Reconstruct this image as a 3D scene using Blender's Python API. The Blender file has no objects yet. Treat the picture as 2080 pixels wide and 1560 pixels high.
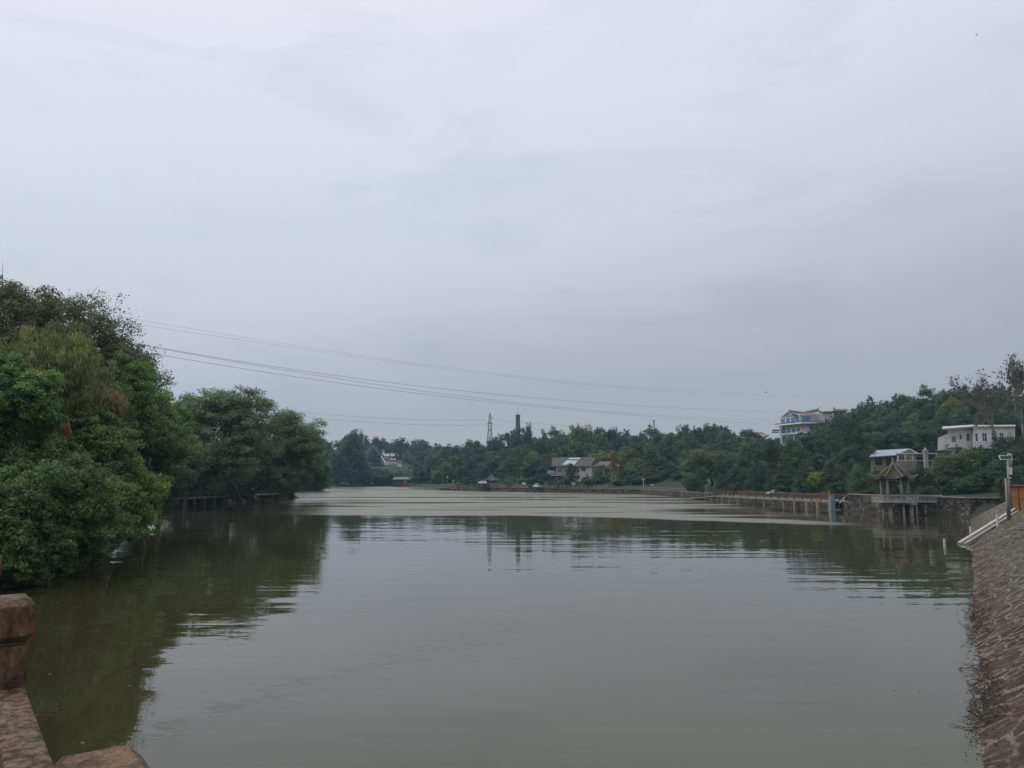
import bpy, math, random
import numpy as np
from mathutils import Vector, Matrix

# ---------------------------------------------------------------- camera, world, sun
SC = bpy.context.scene
COL = SC.collection
F = 1560.0                       # focal length in photo pixels (2080 wide)
PITCH = math.atan(188 / F)
EYE = 5.2                        # eye height above the lake
CP, SP = math.cos(PITCH), math.sin(PITCH)
cam_d = bpy.data.cameras.new("camera")
cam = bpy.data.objects.new("camera", cam_d); COL.objects.link(cam)
cam_d.sensor_width = 36; cam_d.lens = 36 * F / 2080
cam_d.clip_start = 0.05; cam_d.clip_end = 6000
cam.location = (0, 0, EYE); cam.rotation_euler = (math.pi / 2 + PITCH, 0, 0)
SC.camera = cam
SC.view_settings.view_transform = 'Standard'; SC.view_settings.look = 'None'
SC.view_settings.exposure = 0.0; SC.view_settings.gamma = 1
SC.cycles.use_denoising = True
SC.cycles.max_bounces = 6; SC.cycles.diffuse_bounces = 3; SC.cycles.glossy_bounces = 3
SC.cycles.volume_bounces = 0; SC.cycles.transparent_max_bounces = 6
SC.cycles.caustics_reflective = False; SC.cycles.caustics_refractive = False

SUN_EL, SUN_AZ = math.radians(52), math.radians(-62)      # bright patch of cloud upper left
w = bpy.data.worlds.new("World"); SC.world = w; w.use_nodes = True
nt = w.node_tree; N = nt.nodes; L = nt.links; N.clear()
def nd(t, **kw):
    n = N.new(t)
    for k, v in kw.items(): setattr(n, k, v)
    return n
out = nd('ShaderNodeOutputWorld'); tc = nd('ShaderNodeTexCoord')
sky = nd('ShaderNodeTexSky', sky_type='NISHITA'); sky.sun_disc = False
sky.sun_elevation = SUN_EL; sky.sun_rotation = SUN_AZ
bg1 = nd('ShaderNodeBackground'); bg1.inputs[1].default_value = 0.08
L.new(sky.outputs[0], bg1.inputs[0])
sep = nd('ShaderNodeSeparateXYZ'); L.new(tc.outputs['Generated'], sep.inputs[0])
# overcast: soft noise shifts the elevation the cloud brightness is read at
mp = nd('ShaderNodeMapping'); mp.inputs['Scale'].default_value = (1, 1, 2.2); L.new(tc.outputs['Generated'], mp.inputs[0])
n1 = nd('ShaderNodeTexNoise'); n1.inputs['Scale'].default_value = 2.1; n1.inputs['Detail'].default_value = 5; n1.inputs['Roughness'].default_value = .5
L.new(mp.outputs[0], n1.inputs[0])
ma = nd('ShaderNodeMath', operation='MULTIPLY_ADD'); ma.inputs[1].default_value = 0.11; ma.inputs[2].default_value = -0.05
L.new(n1.outputs[0], ma.inputs[0])
dx = nd('ShaderNodeMath', operation='MULTIPLY_ADD'); dx.inputs[1].default_value = -0.15
L.new(sep.outputs[0], dx.inputs[0]); L.new(sep.outputs[2], dx.inputs[2])
ad = nd('ShaderNodeMath', operation='ADD'); L.new(dx.outputs[0], ad.inputs[0]); L.new(ma.outputs[0], ad.inputs[1])
cr = nd('ShaderNodeValToRGB'); L.new(ad.outputs[0], cr.inputs[0])
STOPS = [(0.0, (.41, .42, .46)), (.10, (.455, .468, .515)), (.17, (.525, .54, .60)), (.27, (.655, .68, .755)),
         (.40, (.73, .765, .87)), (.52, (.81, .83, .93)), (.64, (.92, .90, .97)), (1.0, (1.0, .98, 1.02))]
e = cr.color_ramp.elements
while len(e) < len(STOPS): e.new(.5)
for el, (p_, c_) in zip(e, STOPS): el.position = p_; el.color = (*c_, 1)
# thin darker streaks of cloud
mp2 = nd('ShaderNodeMapping'); mp2.inputs['Scale'].default_value = (1.3, 1.3, 4.6); mp2.inputs['Rotation'].default_value = (0.25, 0.1, 0); mp2.inputs['Location'].default_value = (.4, .1, .6)
L.new(tc.outputs['Generated'], mp2.inputs[0])
n2 = nd('ShaderNodeTexNoise'); n2.inputs['Scale'].default_value = 2.6; n2.inputs['Detail'].default_value = 8; n2.inputs['Roughness'].default_value = .55; n2.inputs['Distortion'].default_value = .5
L.new(mp2.outputs[0], n2.inputs[0])
cr2 = nd('ShaderNodeValToRGB'); L.new(n2.outputs[0], cr2.inputs[0])
cr2.color_ramp.elements[0].position = .50; cr2.color_ramp.elements[0].color = (1, 1, 1, 1)
cr2.color_ramp.elements[1].position = .74; cr2.color_ramp.elements[1].color = (.88, .895, .92, 1)
mx = nd('ShaderNodeMix', data_type='RGBA', blend_type='MULTIPLY'); mx.inputs[0].default_value = 1
L.new(cr.outputs[0], mx.inputs[6]); L.new(cr2.outputs[0], mx.inputs[7])
bg2 = nd('ShaderNodeBackground'); L.new(mx.outputs[2], bg2.inputs[0]); bg2.inputs[1].default_value = 1.0
ms = nd('ShaderNodeMixShader'); ms.inputs[0].default_value = .94
L.new(bg1.outputs[0], ms.inputs[1]); L.new(bg2.outputs[0], ms.inputs[2]); L.new(ms.outputs[0], out.inputs[0])

sun_d = bpy.data.lights.new("sun", 'SUN'); sun = bpy.data.objects.new("sun", sun_d); COL.objects.link(sun)
sun_d.energy = 1.5; sun_d.angle = math.radians(25); sun_d.color = (1, .96, .9)
sd = Vector((math.sin(SUN_AZ) * math.cos(SUN_EL), math.cos(SUN_AZ) * math.cos(SUN_EL), math.sin(SUN_EL)))
sun.rotation_euler = sd.to_track_quat('Z', 'Y').to_euler(); sun.location = (0, 0, 80)

# ---------------------------------------------------------------- measuring helpers
def ray(px, py):
    u = (px - 1040) / F; v = (780 - py) / F
    return Vector((u, CP - v * SP, SP + v * CP))
def PZ(px, py, z): r = ray(px, py); k = (z - EYE) / r.z; return Vector((r.x * k, r.y * k, z))
def W(px, py): return PZ(px, py, 0)
def PY(px, py, Y): r = ray(px, py); k = Y / r.y; return Vector((r.x * k, Y, EYE + r.z * k))
def bear(v): return -math.atan2(v.x, v.y)

# ---------------------------------------------------------------- materials
MATS = {}
def mat(name, col, rough=.75, var=.25, scale=3.0, bump=0.0, spec=.3, metal=0.0, col2=None, bscale=None, streak=None, emit=None):
    if name in MATS: return MATS[name]
    m = bpy.data.materials.new(name); m.use_nodes = True; t = m.node_tree; b = t.nodes['Principled BSDF']
    b.inputs['Roughness'].default_value = rough; b.inputs['Specular IOR Level'].default_value = spec; b.inputs['Metallic'].default_value = metal
    co = t.nodes.new('ShaderNodeTexCoord'); src = co.outputs['Object']
    if streak:
        mpp = t.nodes.new('ShaderNodeMapping'); mpp.inputs['Scale'].default_value = streak; t.links.new(src, mpp.inputs[0]); src = mpp.outputs[0]
    no = t.nodes.new('ShaderNodeTexNoise'); no.inputs['Scale'].default_value = scale; no.inputs['Detail'].default_value = 8; no.inputs['Roughness'].default_value = .65
    t.links.new(src, no.inputs[0])
    r = t.nodes.new('ShaderNodeValToRGB'); t.links.new(no.outputs[0], r.inputs[0])
    c2 = col2 or [c * (1 - var) for c in col]; c1 = col if col2 else [min(1, c * (1 + var)) for c in col]
    r.color_ramp.elements[0].position = .32; r.color_ramp.elements[0].color = (*c2, 1)
    r.color_ramp.elements[1].position = .68; r.color_ramp.elements[1].color = (*c1, 1)
    t.links.new(r.outputs[0], b.inputs['Base Color'])
    if bump:
        n2 = t.nodes.new('ShaderNodeTexNoise'); n2.inputs['Scale'].default_value = bscale or scale * 4; n2.inputs['Detail'].default_value = 8
        t.links.new(src, n2.inputs[0])
        bp = t.nodes.new('ShaderNodeBump'); bp.inputs['Strength'].default_value = bump; bp.inputs['Distance'].default_value = .02
        t.links.new(n2.outputs[0], bp.inputs['Height']); t.links.new(bp.outputs[0], b.inputs['Normal'])
    MATS[name] = m; return m

def leafmat():
    m = bpy.data.materials.new("leaf"); m.use_nodes = True; t = m.node_tree; b = t.nodes['Principled BSDF']
    oi = t.nodes.new('ShaderNodeObjectInfo'); at = t.nodes.new('ShaderNodeAttribute'); at.attribute_name = 'v'
    hs = t.nodes.new('ShaderNodeMath'); hs.operation = 'MULTIPLY_ADD'; hs.inputs[1].default_value = 3.0; hs.inputs[2].default_value = .38
    t.links.new(at.outputs['Fac'], hs.inputs[0])
    mu = t.nodes.new('ShaderNodeVectorMath'); mu.operation = 'SCALE'; t.links.new(oi.outputs['Color'], mu.inputs[0]); t.links.new(hs.outputs[0], mu.inputs[3])
    mx = t.nodes.new('ShaderNodeMix'); mx.data_type = 'RGBA'; mx.blend_type = 'MULTIPLY'
    at2 = t.nodes.new('ShaderNodeAttribute'); at2.attribute_name = 'w'
    t.links.new(at2.outputs['Fac'], mx.inputs[0]); t.links.new(mu.outputs[0], mx.inputs[6]); mx.inputs[7].default_value = (1.45, 1.12, .62, 1)
    t.links.new(mx.outputs[2], b.inputs['Base Color']); b.inputs['Roughness'].default_value = .55; b.inputs['Specular IOR Level'].default_value = .25
    tr = t.nodes.new('ShaderNodeBsdfTranslucent'); t.links.new(mx.outputs[2], tr.inputs[0])
    ms = t.nodes.new('ShaderNodeMixShader'); ms.inputs[0].default_value = .35
    o = t.nodes['Material Output']; t.links.new(b.outputs[0], ms.inputs[1]); t.links.new(tr.outputs[0], ms.inputs[2]); t.links.new(ms.outputs[0], o.inputs[0])
    return m
LEAF = leafmat()
BARK = mat('bark', (.075, .062, .05), .9, .35, 6, .5, streak=(1, 1, .25))
PALEBARK = mat('pale_bark', (.20, .18, .16), .85, .35, 4, .4, streak=(1, 1, .3))
CONC = mat('concrete', (.30, .285, .25), .85, .3, 1.5, .4)
CONCW = mat('weathered_concrete', (.24, .225, .195), .9, .4, 1.2, .5, streak=(1, 1, .35))
WHITE = mat('white_paint', (.62, .61, .59), .6, .12, .8)
WHITED = mat('white_wall', (.72, .70, .68), .8, .12, .45, streak=(1, 1, .35))
DARKWOOD = mat('dark_wood', (.055, .04, .035), .7, .35, 3)
GLASS = mat('window_glass', (.03, .045, .06), .08, .3, 1.0, spec=.6)
BLUEGLASS = mat('blue_glass', (.02, .15, .38), .06, .35, .7, spec=.8)
TILE = mat('dark_tile', (.085, .08, .088), .7, .25, 2, .5, streak=(6, .4, .4))
STEEL = mat('grey_steel', (.30, .31, .32), .45, .15, 2, metal=.6)
DSTEEL = mat('dark_steel', (.07, .075, .085), .6, .2, 2)
WIRE = mat('wire', (.05, .052, .06), .6, .1, 1)

def stonemat(name, c1, c2, mortar, sc, mw=.06, bump=.8):
    m = bpy.data.materials.new(name); m.use_nodes = True; t = m.node_tree; b = t.nodes['Principled BSDF']; b.inputs['Roughness'].default_value = .85
    b.inputs['Specular IOR Level'].default_value = .2
    co = t.nodes.new('ShaderNodeTexCoord')
    wn = t.nodes.new('ShaderNodeTexNoise'); wn.inputs['Scale'].default_value = sc * .9; t.links.new(co.outputs['Object'], wn.inputs[0])
    wa = t.nodes.new('ShaderNodeVectorMath'); wa.operation = 'MULTIPLY_ADD'; wa.inputs[1].default_value = (.35 / sc,) * 3
    t.links.new(wn.outputs['Color'], wa.inputs[0]); t.links.new(co.outputs['Object'], wa.inputs[2])
    vo = t.nodes.new('ShaderNodeTexVoronoi'); vo.inputs['Scale'].default_value = sc; t.links.new(wa.outputs[0], vo.inputs[0])
    ve = t.nodes.new('ShaderNodeTexVoronoi'); ve.feature = 'DISTANCE_TO_EDGE'; ve.inputs['Scale'].default_value = sc; t.links.new(wa.outputs[0], ve.inputs[0])
    sp = t.nodes.new('ShaderNodeSeparateColor'); t.links.new(vo.outputs['Color'], sp.inputs[0])
    r = t.nodes.new('ShaderNodeValToRGB'); t.links.new(sp.outputs[0], r.inputs[0])
    r.color_ramp.elements[0].color = (*c2, 1); r.color_ramp.elements[1].color = (*c1, 1); r.color_ramp.elements[0].position = .1; r.color_ramp.elements[1].position = .95
    no = t.nodes.new('ShaderNodeTexNoise'); no.inputs['Scale'].default_value = .35; no.inputs['Detail'].default_value = 6; t.links.new(co.outputs['Object'], no.inputs[0])
    rr = t.nodes.new('ShaderNodeMapRange'); rr.inputs[1].default_value = .3; rr.inputs[2].default_value = .7; rr.inputs[3].default_value = .5; rr.inputs[4].default_value = 1.3; t.links.new(no.outputs[0], rr.inputs[0])
    mr = t.nodes.new('ShaderNodeMapRange'); mr.inputs[1].default_value = mw * .5; mr.inputs[2].default_value = mw * 1.3; t.links.new(ve.outputs[0], mr.inputs[0])
    mx = t.nodes.new('ShaderNodeMix'); mx.data_type = 'RGBA'; t.links.new(mr.outputs[0], mx.inputs[0]); mx.inputs[6].default_value = (*mortar, 1); t.links.new(r.outputs[0], mx.inputs[7])
    sc2 = t.nodes.new('ShaderNodeVectorMath'); sc2.operation = 'SCALE'; t.links.new(mx.outputs[2], sc2.inputs[0]); t.links.new(rr.outputs[0], sc2.inputs[3])
    t.links.new(sc2.outputs[0], b.inputs['Base Color'])
    bp = t.nodes.new('ShaderNodeBump'); bp.inputs['Strength'].default_value = bump; bp.inputs['Distance'].default_value = .08; t.links.new(mr.outputs[0], bp.inputs['Height']); t.links.new(bp.outputs[0], b.inputs['Normal'])
    return m
RUBBLE = stonemat('rubble_stone', (.23, .18, .135), (.06, .047, .038), (.035, .03, .026), 2.1, .10)
RUBBLE_NEAR = stonemat('rubble_stone_near', (.21, .18, .15), (.05, .042, .036), (.04, .035, .03), 2.6, .09)

# ---------------------------------------------------------------- mesh helpers
def raw_mesh(name, verts, faces, m=None, smooth=False):
    me = bpy.data.meshes.new(name)
    verts = np.asarray(verts, np.float32); faces = np.asarray(faces, np.int32)
    k = faces.shape[1]
    me.vertices.add(len(verts)); me.vertices.foreach_set('co', verts.ravel())
    me.loops.add(faces.size); me.loops.foreach_set('vertex_index', faces.ravel())
    me.polygons.add(len(faces)); me.polygons.foreach_set('loop_start', np.arange(0, faces.size, k, dtype=np.int32))
    me.polygons.foreach_set('loop_total', np.full(len(faces), k, np.int32))
    if smooth: me.polygons.foreach_set('use_smooth', np.ones(len(faces), bool))
    if m: me.materials.append(m)
    me.update(calc_edges=True); return me
def link(name, me, parent=None, loc=None):
    o = bpy.data.objects.new(name, me); COL.objects.link(o)
    if parent: o.parent = parent
    if loc is not None: o.location = loc
    return o
def tag(o, label=None, cat=None, group=None, kind=None):
    if label: o['label'] = label
    if cat: o['category'] = cat
    if group: o['group'] = group
    if kind: o['kind'] = kind
    return o
def thing(name, loc, label, cat, group=None, rz=0.0):
    o = bpy.data.objects.new(name, None); COL.objects.link(o); o.location = loc; o.rotation_euler = (0, 0, rz); o.empty_display_size = .2
    return tag(o, label, cat, group)

class MB:
    """collects shapes, then builds ONE mesh object"""
    def __init__(s): s.v = []; s.f = []
    def add(s, vs, fs):
        k = len(s.v); s.v += [tuple(v) for v in vs]; s.f += [tuple(i + k for i in f) for f in fs]; return s
    def box(s, c, d, rz=0, rx=0, ry=0):
        R = Matrix.Rotation(rz, 3, 'Z') @ Matrix.Rotation(ry, 3, 'Y') @ Matrix.Rotation(rx, 3, 'X')
        h = [x / 2 for x in d]
        vs = [Vector(c) + R @ Vector((a * h[0], b * h[1], g * h[2])) for a, b, g in
              ((-1, -1, -1), (1, -1, -1), (1, 1, -1), (-1, 1, -1), (-1, -1, 1), (1, -1, 1), (1, 1, 1), (-1, 1, 1))]
        return s.add(vs, [(0, 3, 2, 1), (4, 5, 6, 7), (0, 1, 5, 4), (1, 2, 6, 5), (2, 3, 7, 6), (3, 0, 4, 7)])
    def b2(s, x0, x1, y0, y1, z0, z1): return s.box(((x0 + x1) / 2, (y0 + y1) / 2, (z0 + z1) / 2), (x1 - x0, y1 - y0, z1 - z0))
    def bar(s, a, b, w, h=None):
        a, b = Vector(a), Vector(b); d = b - a; h = h or w
        q = d.to_track_quat('Y', 'Z'); x = q @ Vector((w / 2, 0, 0)); z = q @ Vector((0, 0, h / 2))
        vs = [a - x - z, a + x - z, b + x - z, b - x - z, a - x + z, a + x + z, b + x + z, b - x + z]
        return s.add(vs, [(0, 3, 2, 1), (4, 5, 6, 7), (0, 1, 5, 4), (1, 2, 6, 5), (2, 3, 7, 6), (3, 0, 4, 7)])
    def tube(s, pts, rs, n=8, cap=True):
        pts = [Vector(p) for p in pts]
        if not hasattr(rs, '__len__'): rs = [rs] * len(pts)
        rings = []
        for i, p in enumerate(pts):
            d = (pts[min(i + 1, len(pts) - 1)] - pts[max(i - 1, 0)]).normalized()
            q = d.to_track_quat('Z', 'X')
            rings += [p + q @ Vector((rs[i] * math.cos(2 * math.pi * k / n), rs[i] * math.sin(2 * math.pi * k / n), 0)) for k in range(n)]
        fs = []
        for i in range(len(pts) - 1):
            for k in range(n): a = i * n + k; b = i * n + (k + 1) % n; fs.append((a, b, b + n, a + n))
        if cap: fs.append(tuple(range(n - 1, -1, -1))); fs.append(tuple((len(pts) - 1) * n + k for k in range(n)))
        return s.add(rings, fs)
    def cyl(s, c, r, h, n=12, r2=None): return s.tube([c, (c[0], c[1], c[2] + h)], [r, r if r2 is None else r2], n)
    def ball(s, c, r, n=8):
        m = n // 2
        return s.tube([(c[0], c[1], c[2] - r * math.cos(math.pi * k / m)) for k in range(m + 1)], [max(.001, r * math.sin(math.pi * k / m)) for k in range(m + 1)], n)
    def prism(s, poly, y0, y1):   # polygon in xz extruded along y
        n = len(poly); vs = [(x, y0, z) for x, z in poly] + [(x, y1, z) for x, z in poly]
        return s.add(vs, [tuple(range(n)), tuple(range(2 * n - 1, n - 1, -1))] + [(i, i + n, (i + 1) % n + n, (i + 1) % n) for i in range(n)])
    def plan(s, poly, z0, z1):    # polygon in xy extruded up
        n = len(poly); vs = [(x, y, z0) for x, y in poly] + [(x, y, z1) for x, y in poly]
        return s.add(vs, [tuple(range(n - 1, -1, -1)), tuple(range(n, 2 * n))] + [(i, (i + 1) % n, (i + 1) % n + n, i + n) for i in range(n)])
    def build(s, name, m, parent=None, smooth=False, loc=None):
        me = bpy.data.meshes.new(name); me.from_pydata(s.v, [], s.f); me.materials.append(m)
        if smooth:
            for p in me.polygons: p.use_smooth = True
        me.update(); return link(name, me, parent, loc)
def bevel(o, w, seg=2):
    b = o.modifiers.new('bevel', 'BEVEL'); b.width = w; b.segments = seg; b.limit_method = 'ANGLE'; return o
def part(name, m, parent, *ops, **kw):
    b = MB()
    for fn, *a in ops: getattr(b, fn)(*a)
    return b.build(name, m, parent, **kw)

# ---------------------------------------------------------------- terrain
SHORE_PX = [(2003, 1560), (1975, 1110), (1973, 1052), (1900, 1048), (1800, 1044), (1722, 1037), (1690, 1030), (1590, 1023), (1480, 1016.5), (1420, 1013),
            (1390, 1010), (1300, 1004), (1225, 1002.5), (1150, 1001), (1040, 999), (960, 997.5), (900, 995), (860, 989.5), (815, 988), (760, 987.5), (680, 989),
            (560, 990)]
shore = [W(*p) for p in SHORE_PX]
shore = [(p.x, p.y) for p in shore]
shore = [(shore[0][0] - 16 * .505, shore[0][1] - 16 * .863)] + shore
shore += [(-190, 330), (-150, 250), (-72, 205), (-50.5, 186), (-55, 160), (-66, 133), (-54, 112), (-43, 92), (-38, 80), (-28.6, 55), (-25.2, 42), (-24.4, 36), (-24.6, 32), (0.5, -1.5)]
SH = np.array(shore)
def sd_shore(x, y):
    """signed distance to the shoreline, + outside the lake"""
    x = np.asarray(x, float); y = np.asarray(y, float)
    d = np.full(x.shape, 1e9); ins = np.zeros(x.shape, bool); n = len(SH)
    for i in range(n):
        a = SH[i]; b = SH[(i + 1) % n]; e = b - a
        t = np.clip(((x - a[0]) * e[0] + (y - a[1]) * e[1]) / (e @ e), 0, 1)
        d = np.minimum(d, np.hypot(x - a[0] - t * e[0], y - a[1] - t * e[1]))
        c = ((a[1] > y) != (b[1] > y)) & (x < (b[0] - a[0]) * (y - a[1]) / (b[1] - a[1] + 1e-12) + a[0]); ins ^= c
    return np.where(ins, -d, d)
HILLS = [(175, 255, 72, 80, 20), (75, 420, 130, 60, 7.5), (-150, 680, 150, 90, 23), (-230, 440, 70, 70, 6), (-150, 110, 50, 70, 4)]
B0 = W(2003, 1560); B1 = W(1973, 1052); TB = (B1 - B0).normalized(); NB = Vector((TB.y, -TB.x, 0)); SLOPE = .6
def terr(x, y):
    x = np.asarray(x, float); y = np.asarray(y, float)
    s = sd_shore(x, y)
    u = (x - B0.x) * TB.x + (y - B0.y) * TB.y; v = (x - B0.x) * NB.x + (y - B0.y) * NB.y
    bank = (v > -1.5) & (u < 97)
    slope = np.where(bank, SLOPE, 1.3); cap = np.where(bank, 4.4, np.where(x < -20, 1.0, np.where(y > 180, 1.3, np.where(y > 112, 1.1, 2.2))))
    z = np.where(s > 0, np.minimum(cap, slope * s - .12), np.maximum(-2.0, s * .5 - .12))
    g = 0
    for cx, cy, sx, sy, h in HILLS: g = g + h * np.exp(-(((x - cx) / sx) ** 2 + ((y - cy) / sy) ** 2) / 2)
    f = np.clip((s - 3) / 22, 0, 1); f = f * f * (3 - 2 * f)
    r = np.clip((np.hypot(x, y) - 900) / 500, 0, 1)
    z = z + np.where(s > 0, g * f, 0) + np.where(s > 4, .25 * np.sin(x * .31 + y * .17) * f, 0) + 0 * r
    return z
def tz(x, y): return float(terr(np.array([x]), np.array([y]))[0])

def grid_axis(a0, a1, fine, lo, hi, grow=1.12):
    c = list(np.arange(a0, a1 + fine, fine)); s = fine; x = c[-1]
    while x < hi: s *= grow; x += s; c.append(x)
    s = fine; x = c[0]
    while x > lo: s *= grow; x -= s; c.insert(0, x)
    return np.array(c)
gx = grid_axis(-110, 170, 2.5, -3000, 3000); gy = grid_axis(-6, 480, 2.5, -1200, 4500)
X, Y = np.meshgrid(gx, gy); Z = terr(X, Y)
nx, ny = len(gx), len(gy)
idx = np.arange(nx * ny).reshape(ny, nx)
fc = np.stack([idx[:-1, :-1], idx[:-1, 1:], idx[1:, 1:], idx[1:, :-1]], -1).reshape(-1, 4)
GROUND = mat('ground', (.024, .036, .016), .95, .4, .12, .6, col2=(.034, .034, .020), bscale=2)
tag(link('ground', raw_mesh('ground', np.stack([X, Y, Z], -1).reshape(-1, 3), fc, GROUND, True)), kind='structure')

# ---------------------------------------------------------------- water
def watermat():
    m = bpy.data.materials.new('water'); m.use_nodes = True; t = m.node_tree; b = t.nodes['Principled BSDF']; K = t.nodes.new; J = t.links.new
    b.inputs['Specular Tint'].default_value = (1, .975, .72, 1); b.inputs['IOR'].default_value = 1.40; b.inputs['Specular IOR Level'].default_value = .5
    geo = K('ShaderNodeNewGeometry'); P = geo.outputs['Position']
    def math_(op, a, b_=None, c=None, clamp=False):
        n = K('ShaderNodeMath'); n.operation = op; n.use_clamp = clamp
        for i, q in enumerate((a, b_, c)):
            if q is None: continue
            if hasattr(q, 'is_output'): J(q, n.inputs[i])
            else: n.inputs[i].default_value = q
        return n.outputs[0]
    def noise(scale, sx, sy, det=3, rough=.5, rot=0, col=False, dist=0):
        mp = K('ShaderNodeMapping'); mp.inputs['Scale'].default_value = (sx, sy, 1); mp.inputs['Rotation'].default_value = (0, 0, rot); J(P, mp.inputs[0])
        n = K('ShaderNodeTexNoise'); n.inputs['Scale'].default_value = scale; n.inputs['Detail'].default_value = det; n.inputs['Roughness'].default_value = rough; n.inputs['Distortion'].default_value = dist
        J(mp.outputs[0], n.inputs[0]); return n.outputs['Color'] if col else n.outputs[0]
    def smooth(x, a, b_, lo=0., hi=1.):
        n = K('ShaderNodeMapRange'); n.interpolation_type = 'SMOOTHSTEP'; J(x, n.inputs[0])
        for i, q in enumerate((a, b_, lo, hi)): n.inputs[i + 1].default_value = q
        return n.outputs[0]
    s = K('ShaderNodeSeparateXYZ'); J(P, s.inputs[0]); x, y = s.outputs[0], s.outputs[1]
    # wind-ruffled reach of the lake (world positions), broken by streaks
    g = math_('ADD', y, math_('MULTIPLY', math_('MAXIMUM', x, 0), .62))
    big = noise(.05, .5, 1.6, 4, .6, -.5)
    g = math_('ADD', g, math_('MULTIPLY', math_('SUBTRACT', big, .5), 14.))
    edge = smooth(g, 103., 109.)
    ratio = math_('DIVIDE', x, y)
    openw = smooth(math_('ADD', ratio, math_('MULTIPLY', math_('SUBTRACT', noise(.03, .4, 2.4, 4, .6, -.45), .5), .8)), .40, .14)
    left = smooth(ratio, -.40, -.17)
    strip = math_('MULTIPLY', smooth(g, 117., 112.), smooth(ratio, .56, .30))
    streak = smooth(noise(.045, .35, 3.0, 3, .5, -.5), .36, .46)
    ruf = math_('MULTIPLY', math_('MULTIPLY', edge, left), math_('MAXIMUM', math_('MULTIPLY', openw, streak), strip))
    J(smooth(ruf, 0., 1., .02, .36), b.inputs['Roughness']); J(smooth(ruf, 0., 1., 1.50, 2.6), b.inputs['IOR'])
    # normal perturbations
    def slope(col, kx, ky):
        v = K('ShaderNodeVectorMath'); v.operation = 'SUBTRACT'; J(col, v.inputs[0]); v.inputs[1].default_value = (.5, .5, .5)
        v2 = K('ShaderNodeVectorMath'); v2.operation = 'MULTIPLY'; J(v.outputs[0], v2.inputs[0]); v2.inputs[1].default_value = (kx, ky, 0); return v2.outputs[0]
    def vadd(a, b_):
        v = K('ShaderNodeVectorMath'); v.operation = 'ADD'; J(a, v.inputs[0]); J(b_, v.inputs[1]); return v.outputs[0]
    def vscale(a, f_):
        v = K('ShaderNodeVectorMath'); v.operation = 'SCALE'; J(a, v.inputs[0])
        if hasattr(f_, 'is_output'): J(f_, v.inputs[3])
        else: v.inputs[3].default_value = f_
        return v.outputs[0]
    swell = slope(noise(1.0, .15, 1.5, 2, .45, .06, True, .3), .005, .085)
    patch = smooth(noise(.06, .6, 1.5, 3, .5, .2), .40, .62, .40, 1.0)
    fine = slope(noise(4.0, .5, 1.7, 2, .5, -.1, True), .012, .030)
    chop = slope(noise(3.2, .7, 1.3, 3, .6, -.25, True), .10, .22)
    tot = vadd(vadd(vscale(swell, patch), fine), vscale(chop, ruf))
    tot = vadd(tot, (lambda c: c)(geo.outputs['Normal']))
    nn = K('ShaderNodeVectorMath'); nn.operation = 'NORMALIZE'; J(tot, nn.inputs[0]); J(nn.outputs[0], b.inputs['Normal'])
    r = K('ShaderNodeValToRGB'); J(noise(.02, 1, 1, 4), r.inputs[0])
    r.color_ramp.elements[0].color = (.037, .035, .015, 1); r.color_ramp.elements[1].color = (.044, .041, .019, 1)
    J(r.outputs[0], b.inputs['Base Color'])
    return m
me = raw_mesh('water', [(-420, -40, 0), (260, -40, 0), (260, 470, 0), (-420, 470, 0)], [(0, 1, 2, 3)], watermat())
tag(link('water', me), kind='structure')

# ---------------------------------------------------------------- foliage
def leaf_quads(cen, nor, size, rng, aspect=.5, along=None):
    n = len(cen)
    nor = nor / (np.linalg.norm(nor, axis=1, keepdims=True) + 1e-9)
    t = rng.normal(size=(n, 3)) if along is None else along + rng.normal(size=(n, 3)) * .25
    a = t - (t * nor).sum(1, keepdims=True) * nor; a /= np.linalg.norm(a, axis=1, keepdims=True) + 1e-9
    b = np.cross(nor, a); s = (size * rng.uniform(.6, 1.3, n))[:, None] / 2
    v = np.stack([cen - a * s, cen + b * s * aspect + a * s * .1, cen + a * s, cen - b * s * aspect + a * s * .1], 1)
    return v.reshape(-1, 3)
def leaf_obj_mesh(name, V, vv, ww):
    n = len(V) // 4
    me = raw_mesh(name, V, np.arange(4 * n).reshape(n, 4), LEAF)
    a = me.attributes.new('v', 'FLOAT', 'FACE'); a.data.foreach_set('value', vv.astype(np.float32))
    a = me.attributes.new('w', 'FLOAT', 'FACE'); a.data.foreach_set('value', ww.astype(np.float32))
    return me
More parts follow.
